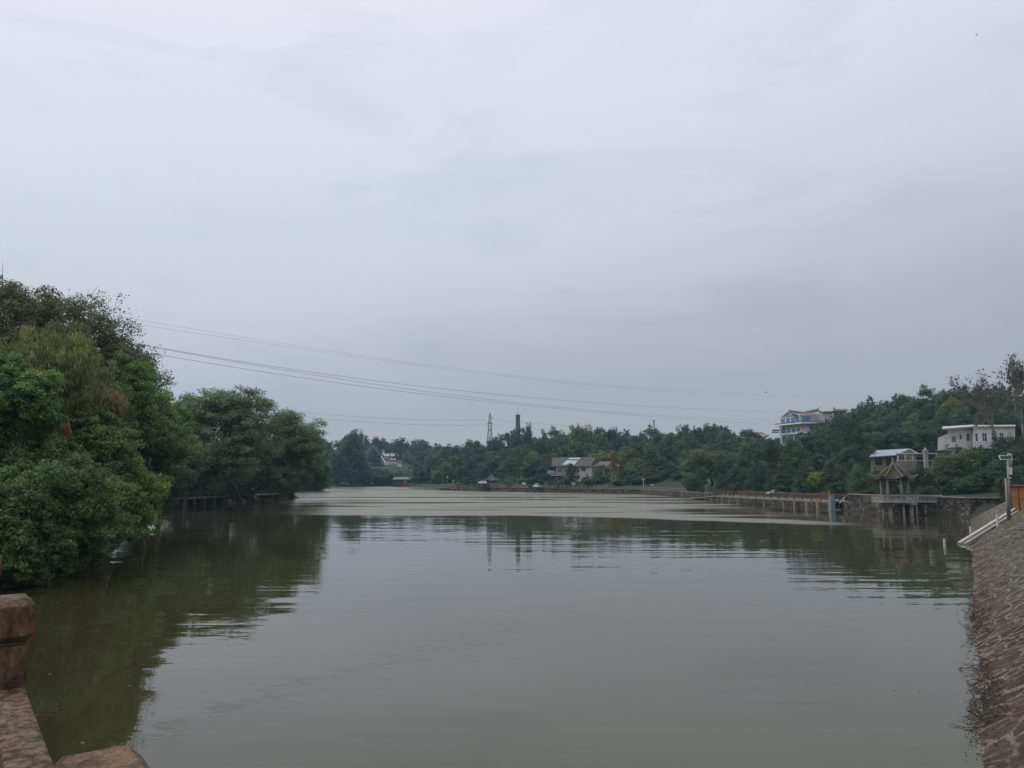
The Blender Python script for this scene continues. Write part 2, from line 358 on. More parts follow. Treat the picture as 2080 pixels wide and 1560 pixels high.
def crown(name, seed, lobes, nleaf, size, droop=0., aspect=.5, flat=.55, sub=16, fill=.12, yellow=.25, subr=.36):
    rng = np.random.default_rng(seed)
    lc = np.array([l[0] for l in lobes], float); lr = np.array([l[1] for l in lobes], float)
    if lr.ndim == 1: lr = np.repeat(lr[:, None], 3, 1)
    w_ = lr[:, 0] * lr[:, 2]; w_ /= w_.sum()
    cs, rs, bs, ous = [], [], [], []
    for i in range(len(lobes)):
        k = max(5, int(sub * rng.uniform(.8, 1.2)))
        d = rng.normal(size=(k, 3)); d /= np.linalg.norm(d, axis=1, keepdims=True)
        rr = rng.uniform(.72, 1.08, (k, 1))
        cs.append(lc[i] + d * rr * lr[i]); rs.append(np.full(k, lr[i].mean() * subr) * rng.uniform(.7, 1.3, k)); ous.append(d)
        bs.append(np.full(k, rng.uniform(-.14, .14)) + rng.uniform(-.20, .20, k))
    cs = np.concatenate(cs); rs = np.concatenate(rs); bs = np.concatenate(bs); ous = np.concatenate(ous)
    pw = rs ** 2; pw /= pw.sum(); pick = rng.choice(len(cs), nleaf, p=pw)
    off = rng.normal(size=(nleaf, 3)); off /= np.linalg.norm(off, axis=1, keepdims=True); off *= rng.uniform(0, 1, (nleaf, 1)) ** .45
    off[:, 2] *= flat
    if droop: off[:, 2] -= droop * rng.uniform(0, 1, nleaf) ** 1.5; off[:, :2] *= .75
    c = cs[pick] + off * rs[pick][:, None]
    nf = int(nleaf * fill)
    if nf:
        li = rng.choice(len(lobes), nf, p=w_); d = rng.normal(size=(nf, 3)); d /= np.linalg.norm(d, axis=1, keepdims=True)
        c[:nf] = lc[li] + d * (rng.uniform(0, .8, (nf, 1))) * lr[li]
    nor = off * .6 + ous[pick] * .5 + rng.normal(size=(nleaf, 3)) * .55 + [0, 0, .35]
    along = None
    if droop: along = np.tile([0, 0, -1.], (nleaf, 1)); nor[:, 2] *= .3
    V = leaf_quads(c, nor, size, rng, aspect, along)
    v = np.clip(.5 + bs[pick] + rng.normal(size=nleaf) * .12, 0, 1)
    wv = np.clip(rng.uniform(-.6, 1, nleaf) * yellow + (bs[pick] > .14) * yellow, 0, 1)
    return leaf_obj_mesh(name, V, v, wv)
def tubes_mesh(name, segs, m, n=5):
    segs = np.array(segs, float); p0 = segs[:, :3]; p1 = segs[:, 3:6]; r0 = segs[:, 6:7]; r1 = segs[:, 7:8]
    d = p1 - p0; d /= np.linalg.norm(d, axis=1, keepdims=True) + 1e-9
    ref = np.where(np.abs(d[:, 2:3]) > .9, [[1., 0, 0]], [[0, 0, 1.]])
    a = np.cross(d, ref); a /= np.linalg.norm(a, axis=1, keepdims=True); b = np.cross(d, a)
    th = 2 * np.pi * np.arange(n) / n
    ring = a[:, None] * np.cos(th)[None, :, None] + b[:, None] * np.sin(th)[None, :, None]
    V = np.concatenate([p0[:, None] + ring * r0[:, None], p1[:, None] + ring * r1[:, None]], 1).reshape(-1, 3)
    k = np.arange(n); f1 = np.stack([k, (k + 1) % n, (k + 1) % n + n, k + n], -1)
    Fs = (f1[None] + (np.arange(len(segs)) * 2 * n)[:, None, None]).reshape(-1, 4)
    return raw_mesh(name, V, Fs, m, True)
def trunk_segs(seed, lobes, base=(0, 0, 0), r=.03, fork=None, wob=.03):
    rng = np.random.default_rng(seed + 77); segs = []
    base = np.array(base, float); lc = np.array([l[0] for l in lobes], float)
    top = lc.mean(0); top[2] = lc[:, 2].min() * .6 + top[2] * .4 if fork is None else fork
    P = [base]; K = 4
    for i in range(1, K + 1): P.append(base + (top - base) * i / K + np.r_[rng.normal(size=2) * wob * (i < K), 0])
    for i in range(K): segs.append([*P[i], *P[i + 1], r * (1.25 if i == 0 else 1 - .1 * i), r * (1 - .1 * (i + 1))])
    for q in lc:
        a = P[rng.integers(2, K + 1)]; mid = a + (q - a) * .5 + rng.normal(size=3) * wob; mid[2] += wob
        r2 = r * .45
        segs.append([*a, *mid, r2, r2 * .65]); segs.append([*mid, *q, r2 * .65, r2 * .3])
        for _ in range(3):
            e_ = q + rng.normal(size=3) * min(np.linalg.norm(q - a) * .22, .8 if r > .1 else .05); segs.append([*q, *e_, r2 * .3, r2 * .1])
    return segs
def lobes_for(kind, seed):
    rng = np.random.default_rng(seed); out = []
    if kind == 'round':
        for i in range(16):
            d = rng.normal(size=3); d /= np.linalg.norm(d); q = rng.uniform(.5, .8)
            out.append(((d[0] * .30 * q * 1.25, d[1] * .30 * q * 1.25, .56 + d[2] * .30 * q * 1.2), rng.uniform(.13, .19)))
    elif kind == 'broad':
        for i in range(20):
            th = rng.uniform(0, 6.28); rad = .45 * math.sqrt(rng.uniform(0, 1)); z = .35 + rng.uniform(0, 1) * .5 * math.sqrt(max(0, 1 - (rad / .5) ** 2)); r = rng.uniform(.13, .19)
            out.append(((rad * math.cos(th), rad * math.sin(th), z - .06), (r * 1.25, r * 1.25, r * .9)))
    elif kind == 'bushy':       # foliage down to the ground
        for i in range(24):
            z = rng.uniform(.10, .88); R = .36 * math.sin(math.pi * min(1, (z + .25) / 1.25)) ** .7; th = rng.uniform(0, 6.28); rad = R * rng.uniform(.4, 1)
            out.append(((rad * math.cos(th), rad * math.sin(th), z), rng.uniform(.12, .18)))
    elif kind == 'tall':
        for i in range(16):
            z = rng.uniform(.22, .92); R = .20 * (1 - abs(z - .5) * .9); th = rng.uniform(0, 6.28)
            out.append(((R * math.cos(th), R * math.sin(th), z), rng.uniform(.10, .14)))
    elif kind == 'cone':
        for i in range(22):
            z = .12 + .82 * i / 21; R = .26 * (1 - z) ** .8; th = i * 2.4
            out.append(((R * math.cos(th), R * math.sin(th), z), max(.04, .15 * (1.05 - z))))
    elif kind == 'pine':
        for i in range(13):
            z = rng.uniform(.35, .93); R = .26 * math.sqrt(max(.05, 1 - ((z - .6) / .4) ** 2)); th = i * 2.4; r = rng.uniform(.10, .15)
            out.append(((R * math.cos(th), R * math.sin(th), z), (r * 1.3, r * 1.3, r * .8)))
    elif kind == 'shrub':
        for i in range(14):
            th = rng.uniform(0, 6.28); rad = .5 * math.sqrt(rng.uniform(0, 1)); z = rng.uniform(.2, .75) * math.sqrt(max(.1, 1 - (rad / .65) ** 2)); r = rng.uniform(.16, .25)
            out.append(((rad * math.cos(th), rad * math.sin(th), z), r))
    return out
HALF = dict(round=.42, broad=.58, bushy=.42, tall=.27, cone=.28, pine=.36, shrub=.68)
PRO = {}
def proto(kind, res, k):
    key = (kind, res, k)
    if key not in PRO:
        sd_ = hash((len(kind), ord(kind[0]), ord(kind[1]), k)) % 9999; lb = lobes_for(kind, sd_)
        n, s = {'far': (5200, .056), 'mid': (17000, .030)}[res]
        if kind in ('tall', 'cone', 'pine'): n = int(n * .7); s *= .8
        if kind == 'shrub': s *= 1.7; n = int(n * .8)
        cm = crown('crown', sd_, lb, n, s, flat=.6, sub=14 if res == 'far' else 20, fill=.25, subr=.45)
        tm = tubes_mesh('trunk', trunk_segs(sd_, lb, r=.022 if kind != 'shrub' else .02, wob=.012), BARK, 5)
        PRO[key] = (cm, tm)
    return PRO[key]
rnd = random.Random(11)
NT = [0]
def jitcol(c, a=.16): k = 1 + rnd.uniform(-a, a); return (c[0] * k * (1 + rnd.uniform(-a, a) * .5), c[1] * k, c[2] * k * (1 + rnd.uniform(-a, a) * .5), 1)
def plant(px, ytop, d, kind, col, label, wpx=None, group=None, res=None, name=None, cat=None, ybase=None, zg=None):
    for _ in range(60):
        top = PY(px, ytop, d); x, y = top.x, d
        if float(sd_shore(np.array([x]), np.array([y]))[0]) > (3.0 if d > 200 else 1.2): break
        d += 1.5
    z = tz(x, y) if zg is None else zg
    if ybase is not None: z = PY(px, ybase, d).z
    Hh = max(1.2, top.z - z)
    res = res or ('far' if d > 215 else 'mid')
    cm, tm = proto(kind, res, rnd.randrange(3))
    wd = (wpx * d / F) if wpx else Hh * 2 * HALF[kind] * rnd.uniform(.9, 1.2)
    sxy = wd / (2 * HALF[kind])
    nm = name or {'shrub': 'shrub', 'pine': 'pine_tree', 'cone': 'conifer_tree'}.get(kind, 'tree')
    root = thing(nm, (x, y, z), label, cat or ('shrub' if kind == 'shrub' else 'tree'), group, rnd.uniform(0, 6.28))
    root.scale = (sxy, sxy, Hh / .985)
    o = link('trunk', tm, root); o = link('crown', cm, root); o.color = jitcol(col)
    NT[0] += 1
    return root
def interp(P, x):
    if x <= P[0][0]: return P[0][1]
    for a, b in zip(P, P[1:]):
        if x <= b[0]: return a[1] + (b[1] - a[1]) * (x - a[0]) / (b[0] - a[0])
    return P[-1][1]
def row(x0, x1, step, prof, dist, kinds, cols, label, group, jy=4, wk=1.5, res=None, skip=()):
    x = x0
    while x < x1:
        px = x + rnd.uniform(-.3, .3) * step
        if not any(a <= px <= b for a, b in skip):
            d = (interp(dist, px) if hasattr(dist, '__len__') else dist) * rnd.uniform(.95, 1.05)
            plant(px, interp(prof, px) + rnd.uniform(-jy, jy * .6), d, rnd.choice(kinds), rnd.choice(cols), label, step * wk * rnd.uniform(1.0, 1.4), group, res)
        x += step

DK = (.034, .058, .034); MG = (.050, .082, .040); OL = (.078, .092, .036); LG = (.074, .112, .040); BL = (.032, .060, .046); YG = (.12, .15, .035)
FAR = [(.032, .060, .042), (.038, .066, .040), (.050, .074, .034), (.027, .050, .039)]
# --- far wooded hill, left of centre
row(640, 1010, 17, [(640, 895), (700, 890), (740, 886), (770, 885), (800, 887), (840, 897), (860, 895), (880, 906), (1000, 915)], 640, ['round', 'bushy', 'round', 'broad'], FAR,
    'hazy blue green tree on the ridge of the farthest hill', 'trees on the ridge of the farthest hill', 4, 1.6)
row(640, 930, 24, [(640, 915), (760, 905), (930, 925)], 560, ['round', 'broad'], FAR,
    'hazy tree on the slope of the farthest hill below the ridge', 'trees on the slope of the farthest hill', 5, 1.7, skip=[(772, 826)])
row(650, 880, 26, [(650, 935), (740, 930), (780, 948), (830, 950), (880, 925)], 470, ['round', 'bushy'], FAR,
    'blue green tree on the far left shore below the farthest hill', 'trees low on the far left shore', 4, 1.7, skip=[(768, 830)])
# --- centre back skyline
SKY2 = [(880, 915), (900, 906), (930, 908), (945, 914), (960, 896), (985, 897), (1000, 899), (1015, 888), (1040, 884), (1053, 874), (1075, 866), (1090, 880), (1110, 880), (1125, 868),
        (1145, 886), (1170, 868), (1190, 866), (1205, 880), (1230, 857), (1255, 876), (1280, 880), (1300, 880), (1330, 868), (1345, 876), (1360, 872), (1390, 868), (1420, 868), (1470, 870), (1492, 882),
        (1515, 874), (1530, 884), (1560, 884), (1600, 885), (1640, 880)]
SKY2 = [(a_, b_ - 4) for a_, b_ in SKY2]
row(885, 1650, 19, SKY2, [(880, 430), (1050, 400), (1650, 330)], ['round', 'bushy', 'round', 'pine', 'bushy'], FAR,
    'dark tree on the skyline of the central wooded ridge', 'trees on the skyline of the central ridge', 5, 1.65)
row(885, 1640, 24, [(a_, b_ + 11) for a_, b_ in SKY2], [(880, 418), (1050, 388), (1650, 318)], ['bushy', 'round'], FAR,
    'tree just below the skyline of the central wooded ridge', 'trees just below the skyline of the central ridge', 3, 1.7)
row(890, 1560, 26, [(880, 920), (960, 912), (1050, 895), (1200, 885), (1350, 885), (1560, 900)], [(880, 380), (1050, 360), (1560, 300)], ['round', 'broad', 'bushy'], FAR,
    'dense green tree halfway up the central wooded ridge', 'trees halfway up the central ridge', 6, 1.7)
row(850, 1400, 25, [(850, 938), (900, 932), (1000, 925), (1100, 912), (1250, 905), (1400, 900)], [(850, 335), (1000, 325), (1130, 310), (1400, 265)], ['bushy', 'round', 'broad'], FAR + [OL],
    'dense green tree near the foot of the central wooded ridge', 'trees near the foot of the central ridge', 7, 1.8)
# --- right hill
SKYR = [(1640, 872), (1672, 846), (1690, 842), (1715, 834), (1740, 826), (1765, 806), (1775, 800), (1800, 806), (1840, 798), (1870, 796), (1890, 790), (1920, 788), (1950, 786), (1975, 786), (2000, 782), (2030, 786), (2060, 798), (2110, 800)]
SKYR = [(a_, b_ - 3) for a_, b_ in SKYR]
row(1650, 2150, 24, SKYR, [(1650, 278), (1800, 260), (2150, 230)], ['round', 'pine', 'round', 'cone'], [DK, BL, MG],
    'dark tree on the skyline of the right hand hill', 'trees on the skyline of the right hill', 6, 1.6)
row(1680, 2150, 27, [(a_, b_ + 13) for a_, b_ in SKYR], [(1650, 268), (1800, 250), (2150, 222)], ['bushy', 'round'], [DK, BL, MG],
    'tree just below the skyline of the right hand hill', 'trees just below the skyline of the right hill', 3, 1.7)
row(1700, 2150, 32, [(1680, 850), (1700, 848), (1800, 826), (1900, 815), (2150, 815)], [(1700, 250), (1900, 225), (2150, 200)], ['round', 'bushy', 'broad'], [DK, MG, BL, OL],
    'dense tree high on the slope of the right hand hill', 'trees high on the right hill', 7, 1.6)
row(1735, 2150, 36, [(1700, 880), (1800, 850), (1900, 838), (2150, 840)], [(1700, 225), (1900, 195), (2150, 180)], ['round', 'bushy', 'broad'], [DK, MG, BL],
    'dense tree halfway up the slope of the right hand hill', 'trees halfway up the right hill', 7, 1.7)
row(1690, 1905, 32, [(1690, 885), (1760, 880), (1850, 870), (1905, 870)], [(1690, 200), (1900, 172)], ['round', 'bushy'], [DK, BL, MG],
    'dark tree on the slope right above the blue roofed house', 'trees above the blue roofed house', 6, 1.7)
row(1570, 1700, 26, [(1570, 905), (1610, 908), (1640, 880), (1670, 868), (1700, 860)], [(1570, 222), (1700, 205)], ['round', 'bushy'], [DK, MG, BL],
    'green tree rising in front of the blue windowed building', 'trees in front of the blue windowed building', 4, 1.6)
# --- front row of the far shore, individually
def T(*a, **k): return plant(*a, **k)
T(715, 872, 395, 'round', (.05, .075, .045), 'tall pale green tree with a feathery top on the far left shore', 62)
T(690, 915, 388, 'bushy', BL, 'blue green tree beside the big shore trees at the far left', 60)
T(735, 925, 384, 'bushy', FAR[1], 'bushy tree in front of the feathery topped one on the far left shore', 56)
T(700, 945, 380, 'shrub', FAR[0], 'low bush over the water at the far left shore', 60)
T(752, 945, 383, 'shrub', FAR[1], 'rounded bush over the water left of the grey bridge parapet', 62)
T(785, 952, 381, 'shrub', (.034, .055, .038), 'dome shaped bush at the water left of the orange boat', 48)
T(835, 945, 372, 'round', MG, 'green tree behind the left end of the plank pier', 34)
T(858, 940, 366, 'bushy', FAR[2], 'bushy tree behind the middle of the plank pier', 34)
T(909, 938, 350, 'round', LG, 'bright round tree behind the right end of the plank pier', 40)
T(886, 945, 352, 'bushy', DK, 'dark tree behind the globe lamp of the pier', 30)
T(872, 975, 345, 'shrub', (.20, .13, .02), 'yellow orange autumn bush behind the plank pier', 30)
T(941, 948, 318, 'bushy', BL, 'dark blue green tree left of the curved roof pavilion', 42)
T(981, 940, 312, 'round', MG, 'light green tree directly behind the curved roof pavilion', 34)
T(1028, 935, 302, 'bushy', MG, 'tall green tree right of the curved roof pavilion', 42)
T(1046, 928, 312, 'cone', LG, 'pale slender tree right of the curved roof pavilion', 22)
T(1080, 925, 300, 'round', (.036, .062, .036), 'broad round tree left of the large grey roofed house', 62)
T(1060, 965, 286, 'shrub', OL, 'small olive tree behind the white signs on the far shore', 30)
T(1106, 945, 290, 'bushy', BL, 'dark tree touching the left corner of the large grey roofed house', 34)
T(938, 975, 298, 'shrub', DK, 'shrub on the shore between pier and pavilion', 34)
T(920, 983, 300, 'shrub', OL, 'low grassy shrub at the right end of the pier', 26)
T(1182, 862, 335, 'round', (.075, .09, .032), 'olive tall crowned tree rising behind the large grey roofed house', 58)
T(1160, 942, 262, 'bushy', (.036, .052, .026), 'dark oval tree in front of the large grey roofed house', 38)
T(1222, 945, 262, 'bushy', MG, 'green tree between the two houses on the far shore', 42)
T(1193, 962, 256, 'shrub', DK, 'dark shrub below the cream wall of the large house', 34)
T(1245, 918, 268, 'tall', (.13, .10, .035), 'thin orange leaved tree beside the small yellow gabled house', 22)
T(1262, 935, 254, 'cone', OL, 'slender olive conifer right of the small yellow gabled house', 24)
T(1278, 948, 252, 'bushy', MG, 'grey green tree left of the pole with a crossbar', 40)
T(1294, 930, 256, 'cone', OL, 'pointed pale green conifer behind the pole with a crossbar', 28)
T(1327, 945, 250, 'cone', FAR[2], 'conical green tree right of the pole with a crossbar', 36)
T(1362, 942, 246, 'cone', FAR[1], 'conical green tree behind the grey cabinet on the far shore', 38)
T(1345, 965, 245, 'bushy', DK, 'small dark tree behind the parked white car', 28)
T(1310, 892, 300, 'broad', OL, 'olive domed tree on the slope above the pole with a crossbar', 80)
T(1440, 892, 205, 'round', (.062, .076, .030), 'huge rounded olive tree behind the left end of the rusty boardwalk', 112, ybase=992)
T(1408, 925, 200, 'bushy', MG, 'lower left shoulder tree of the huge rounded olive tree', 58)
T(1475, 930, 196, 'bushy', DK, 'dark tree tucked against the right flank of the huge rounded olive tree', 56)
T(1522, 900, 190, 'bushy', MG, 'first tall bushy tree right of the huge rounded olive tree', 62)
T(1572, 902, 186, 'bushy', DK, 'tall bushy tree behind the middle of the rusty boardwalk', 66)
T(1622, 905, 182, 'bushy', MG, 'tall bushy tree below the blue windowed building', 70)
T(1548, 940, 172, 'bushy', DK, 'dark lower tree behind the middle of the rusty boardwalk', 56)
T(1600, 945, 165, 'bushy', DK, 'dark lower tree hanging over the rusty boardwalk', 60)
T(1500, 950, 180, 'bushy', DK, 'dark lower tree behind the left half of the rusty boardwalk', 50)
T(1640, 950, 152, 'bushy', DK, 'dark tree left of the bright lime green tree', 46)
T(1612, 888, 214, 'round', MG, 'green tree top just below the blue windows at the left', 44)
T(1640, 866, 218, 'round', DK, 'tree hiding the middle of the blue windowed building', 46)
T(1668, 856, 222, 'bushy', MG, 'tree hiding the right corner of the blue windowed building', 48)
T(1465, 962, 172, 'cone', MG, 'small conical tree behind the left quarter of the rusty boardwalk', 40)
T(1535, 925, 168, 'cone', DK, 'conical tree rising behind the centre of the rusty boardwalk', 52)
T(1590, 918, 160, 'cone', MG, 'taller conical tree right of centre behind the rusty boardwalk', 54)
T(1632, 932, 146, 'cone', DK, 'conical tree just left of the lime green tree', 46)
T(1768, 905, 152, 'bushy', DK, 'dark tree pressing against the left wall of the ochre house', 40)
for x_, y_, d_, w_, l_ in ((1255, 968, 249, 40, 'shrub right behind the far fence below the yellow gable'), (1290, 962, 247, 46, 'shrub just left of the pole with a crossbar'), (1328, 964, 244, 44, 'shrub just right of the pole with a crossbar'), (1385, 960, 240, 50, 'shrub right of the grey green utility box'),
                           (1400, 935, 250, 60, 'broad shrub up the slope behind the utility box'), (1350, 925, 272, 70, 'broad shrub on the slope above the small white sign'), (1290, 925, 280, 60, 'broad shrub on the slope above the crossbar pole'), (1215, 962, 258, 36, 'shrub between the two far shore houses'),
                           (1130, 968, 262, 30, 'shrub before the dark wing of the large house'), (1090, 962, 266, 44, 'shrub behind the left white car'), (1035, 965, 272, 44, 'shrub right behind the curved roof pavilion'), (962, 962, 282, 46, 'shrub left behind the curved roof pavilion'),
                           (1575, 955, 160, 60, 'shrub above the pale car in the shade'), (1628, 958, 150, 56, 'shrub left below the lime green tree'), (1685, 948, 140, 50, 'shrub right below the lime green tree'), (1655, 915, 175, 60, 'bush on the slope right above the lime green tree'),
                           (1690, 912, 160, 56, 'bush on the slope between lime tree and pointed conifer'), (775, 954, 386, 50, 'wide bush right above the waterline bushes of the far left shore'), (765, 958, 395, 44, 'bush under the grey bridge parapet'), (792, 955, 415, 40, 'bush below the distant cream house'), (815, 952, 420, 40, 'bush below the right distant white house'),
                           (840, 958, 392, 40, 'bush above the boathouse roof'), (735, 955, 392, 44, 'bush left under the grey bridge parapet'), (1912, 903, 139, 44, 'bush under the air conditioners of the white villa'), (1945, 897, 140, 56, 'bush before the left windows of the white villa'), (1988, 896, 139, 56, 'bush before the right windows of the white villa'), (2035, 884, 140, 60, 'bush hiding the right end of the villa terrace'), (1850, 925, 150, 46, 'bush before the back wall of the pergola terrace'), (1780, 950, 132, 50, 'bush just left above the stilt pavilion roof')):
    T(x_, y_, d_, 'shrub', rnd.choice([DK, MG, BL]), l_, w_)
T(1662, 944, 142, 'round', YG, 'bright lime green small tree above the end of the rusty boardwalk', 44)
T(1725, 848, 178, 'bushy', (.034, .052, .026), 'big dark tree with a sunlit shoulder left of the blue roofed house', 88)
T(1735, 900, 165, 'bushy', DK, 'shaded tree at the left end of the blue roofed house', 60)
T(1705, 922, 138, 'cone', (.05, .06, .034), 'pointed grey green conifer left of the stilt pavilion', 44)
T(1745, 945, 128, 'bushy', MG, 'bushy green tree just left of the stilt pavilion roof', 66)
T(1690, 975, 124, 'shrub', DK, 'dark bush behind the blue cabinet on stilts', 50)
T(1762, 985, 118, 'shrub', DK, 'dark bush spilling over the stone wall left of the pavilion', 52)
T(1732, 1000, 116, 'shrub', MG, 'low bush hanging over the stone wall near the blue cabinet', 44)
T(1815, 955, 124, 'bushy', MG, 'green tree seen through the columns of the stilt pavilion', 60)
T(1870, 950, 120, 'bushy', DK, 'dark bushy tree just right of the stilt pavilion', 70)
T(1785, 940, 136, 'shrub', MG, 'shrub under the windows of the blue roofed house', 60)
T(1920, 925, 126, 'bushy', MG, 'leafy green tree below the white villa', 80)
T(1965, 912, 124, 'bushy', LG, 'light green tree covering the terrace of the white villa', 76)
T(1935, 958, 114, 'shrub', DK, 'broad dark bush above the stone wall below the villa', 84)
T(1990, 950, 112, 'shrub', DK, 'dark bush between the villa and the solar mast', 80)
T(2030, 935, 112, 'bushy', BL, 'dark tree directly behind the solar panel mast', 80)
T(2035, 958, 96, 'shrub', (.07, .075, .03), 'olive bush right behind the foot of the solar mast', 34)
T(2072, 900, 118, 'bushy', DK, 'dark tree at the right edge behind the plank fence', 80)
T(2045, 865, 150, 'round', DK, 'tree covering the right end of the white villa', 70)
T(1888, 985, 108, 'shrub', DK, 'dark drooping bush right of the pavilion footbridge', 46)

# --- near trees on the left bank: each with a crown of its own
def ell_lobes(seed, c, R, n, r, zmin=None, cone=0.):
    rng = np.random.default_rng(seed); out = []
    for i in range(n):
        d = rng.normal(size=3); d /= np.linalg.norm(d); q = rng.uniform(.55, .92)
        p = np.array(c) + d * np.array(R) * q
        if zmin is not None and p[2] < zmin: p[2] = zmin + rng.uniform(0, .5)
        rr = r * rng.uniform(.75, 1.25); out.append((tuple(p), (rr, rr, rr * .8)))
    return out
def near_tree(name, cat, seed, px, d, ytop, ybot, wpx, col, label, nleaf, size, nl=26, lr=.24, depth=1.0, droop=0, aspect=.5, tr=.2, fill=.1, base=None, sub=22, yellow=.25, bark=None, group=None, fork=None):
    k = d / F; c = PY(px, (ytop + ybot) / 2, d); hw = wpx * k / 2; hh = (PY(px, ytop, d).z - PY(px, ybot, d).z) / 2
    r = min(hw, hh) * lr * 1.5
    gzz = tz(c.x, d) if base is None else base[2]; b = (c.x, d) if base is None else base[:2]
    root = thing(name, (b[0], b[1], gzz), label, cat, group)
    lc = (c.x - b[0], d - b[1], c.z - gzz)
    lb = ell_lobes(seed, lc, (hw - r * .8, (hw - r * .8) * depth, hh - r * .7), nl, r)
    cm = crown('crown', seed, lb, nleaf, size, droop=droop, aspect=aspect, fill=fill, sub=sub, yellow=yellow, flat=.6, subr=.37)
    o = link('crown', cm, root); o.color = (col[0] * 1.5, col[1] * 1.5, col[2] * 1.5, 1)
    link('trunk', tubes_mesh('trunk', trunk_segs(seed, lb, r=tr, wob=.3, fork=fork), bark or BARK, 6), root)
    return root
near_tree('willow_tree', 'tree', 1, 120, 50, 655, 920, 350, (.062, .076, .028), 'tall olive yellow willow with feathery drooping twigs at the left', 60000, .30, 30, .26, droop=1.2, aspect=.22, tr=.3)
near_tree('tree', 'tree', 2, 235, 60, 705, 960, 200, (.055, .095, .022), 'deep green broadleaf tree behind the right side of the willow', 42000, .22, 24, .26, tr=.25)
near_tree('tree', 'tree', 3, 330, 80, 758, 990, 170, (.060, .098, .030), 'mid green tree with horizontal sprays left of the great dark round tree', 34000, .26, 24, .26, tr=.22)
near_tree('tree', 'tree', 4, 30, 42, 700, 960, 200, (.046, .082, .024), 'fresh bright green tree at the left picture edge', 34000, .20, 22, .26, tr=.2)
near_tree('tree', 'tree', 5, 120, 41, 868, 1165, 330, (.044, .072, .024), 'dense bush like tree leaning low over the water at the left', 62000, .20, 34, .24, tr=.2, base=(-28, 41, .8))
near_tree('tree', 'tree', 6, 245, 52, 905, 1110, 180, (.066, .105, .028), 'green tree with branches reaching right over the shaded boardwalk', 34000, .21, 24, .26, tr=.18, base=(-33, 52, .8))
near_tree('tree', 'tree', 7, 20, 37, 930, 1215, 190, (.040, .066, .024), 'shaded tree hanging down to the water at the left edge', 30000, .18, 22, .26, tr=.15, base=(-27, 37, .8))
near_tree('camphor_tree', 'tree', 8, 450, 128, 758, 1012, 262, (.054, .076, .038), 'great dark round tree above the shaded boardwalk', 70000, .38, 40, .2, tr=.45, sub=24, yellow=.1, base=(-50, 142, 1))
near_tree('camphor_tree', 'tree', 9, 583, 150, 812, 1006, 190, (.054, .077, .038), 'right hand dark tree of the left bank reaching out over open water', 52000, .38, 34, .22, tr=.4, yellow=.1, base=(-56, 163, .9))
near_tree('tree', 'tree', 10, 385, 128, 786, 1000, 150, (.062, .086, .046), 'dark tree between the mid green tree and the great round tree', 34000, .34, 28, .24, tr=.3, yellow=.1)
near_tree('tree', 'tree', 11, 632, 168, 905, 1010, 92, (.056, .078, .040), 'low overhanging tree at the tip of the left bank', 22000, .36, 18, .28, tr=.2, yellow=.1, base=(-54, 172, .9))
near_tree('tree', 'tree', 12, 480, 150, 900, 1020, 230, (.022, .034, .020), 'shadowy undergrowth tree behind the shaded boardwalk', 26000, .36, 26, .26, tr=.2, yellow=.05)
near_tree('cypress_tree', 'tree', 13, 112, 46, 835, 925, 60, (.11, .068, .034), 'small rust brown feathery conifer amid the left bank trees', 12000, .14, 16, .3, tr=.1, droop=.5, aspect=.3)
near_tree('cypress_tree', 'tree', 14, 222, 50, 778, 890, 66, (.10, .075, .050), 'half bare brownish pink tree in front of the green broadleaf', 7000, .14, 16, .3, tr=.12, droop=.4, aspect=.25)
for i_, (px_, d_, yt_, yb_, w_, lab_) in enumerate(((15, 36, 1040, 1225, 120, 'low dark bush touching the water nearest the brown railing post'), (85, 38, 1035, 1205, 130, 'second low bush along the near left waterline'),
        (150, 42, 1020, 1170, 120, 'third low bush along the near left waterline'), (205, 47, 1000, 1150, 120, 'fourth low bush along the near left waterline, dipping into the lake'), (258, 56, 985, 1120, 95, 'fifth low bush along the near left waterline'),
        (118, 41.5, 1075, 1178, 90, 'small bush tucked low between the second and third waterline bushes'), (176, 46, 1065, 1160, 90, 'small bush tucked low between the third and fourth waterline bushes'), (292, 72, 975, 1075, 70, 'last low bush of the near left waterline before the shaded boardwalk'))):
    near_tree('bush', 'bush', 31 + i_, px_, d_, yt_, yb_, w_, ((.048, .080, .026), (.038, .062, .024), (.058, .094, .026))[i_ % 3], lab_, 17000, .17, 20, .3, tr=.06, base=(PY(px_, 1100, d_).x - 1.5, d_, .3))
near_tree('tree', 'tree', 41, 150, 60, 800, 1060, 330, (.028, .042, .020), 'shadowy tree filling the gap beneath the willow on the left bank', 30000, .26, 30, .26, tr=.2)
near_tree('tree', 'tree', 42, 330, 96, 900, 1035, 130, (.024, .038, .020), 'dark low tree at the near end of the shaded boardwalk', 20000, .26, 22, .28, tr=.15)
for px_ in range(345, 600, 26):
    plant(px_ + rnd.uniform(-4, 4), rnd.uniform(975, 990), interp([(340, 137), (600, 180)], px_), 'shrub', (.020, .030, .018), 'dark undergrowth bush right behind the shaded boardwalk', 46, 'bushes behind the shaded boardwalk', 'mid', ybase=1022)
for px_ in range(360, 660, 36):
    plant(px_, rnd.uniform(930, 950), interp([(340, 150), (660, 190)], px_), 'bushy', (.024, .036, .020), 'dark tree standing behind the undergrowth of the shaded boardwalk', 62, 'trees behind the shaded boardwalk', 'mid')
near_tree('tree', 'tree', 56, 25, 57, 545, 790, 270, (.050, .058, .030), 'highest tree of the left bank, its dark crown against the sky at the picture edge', 26000, .19, 44, .17, tr=.2, sub=26)
near_tree('tree', 'tree', 57, 140, 60, 578, 800, 205, (.050, .060, .032), 'second highest tree of the left bank, thin crowned, right of the highest one', 19000, .19, 40, .17, tr=.18, sub=26)
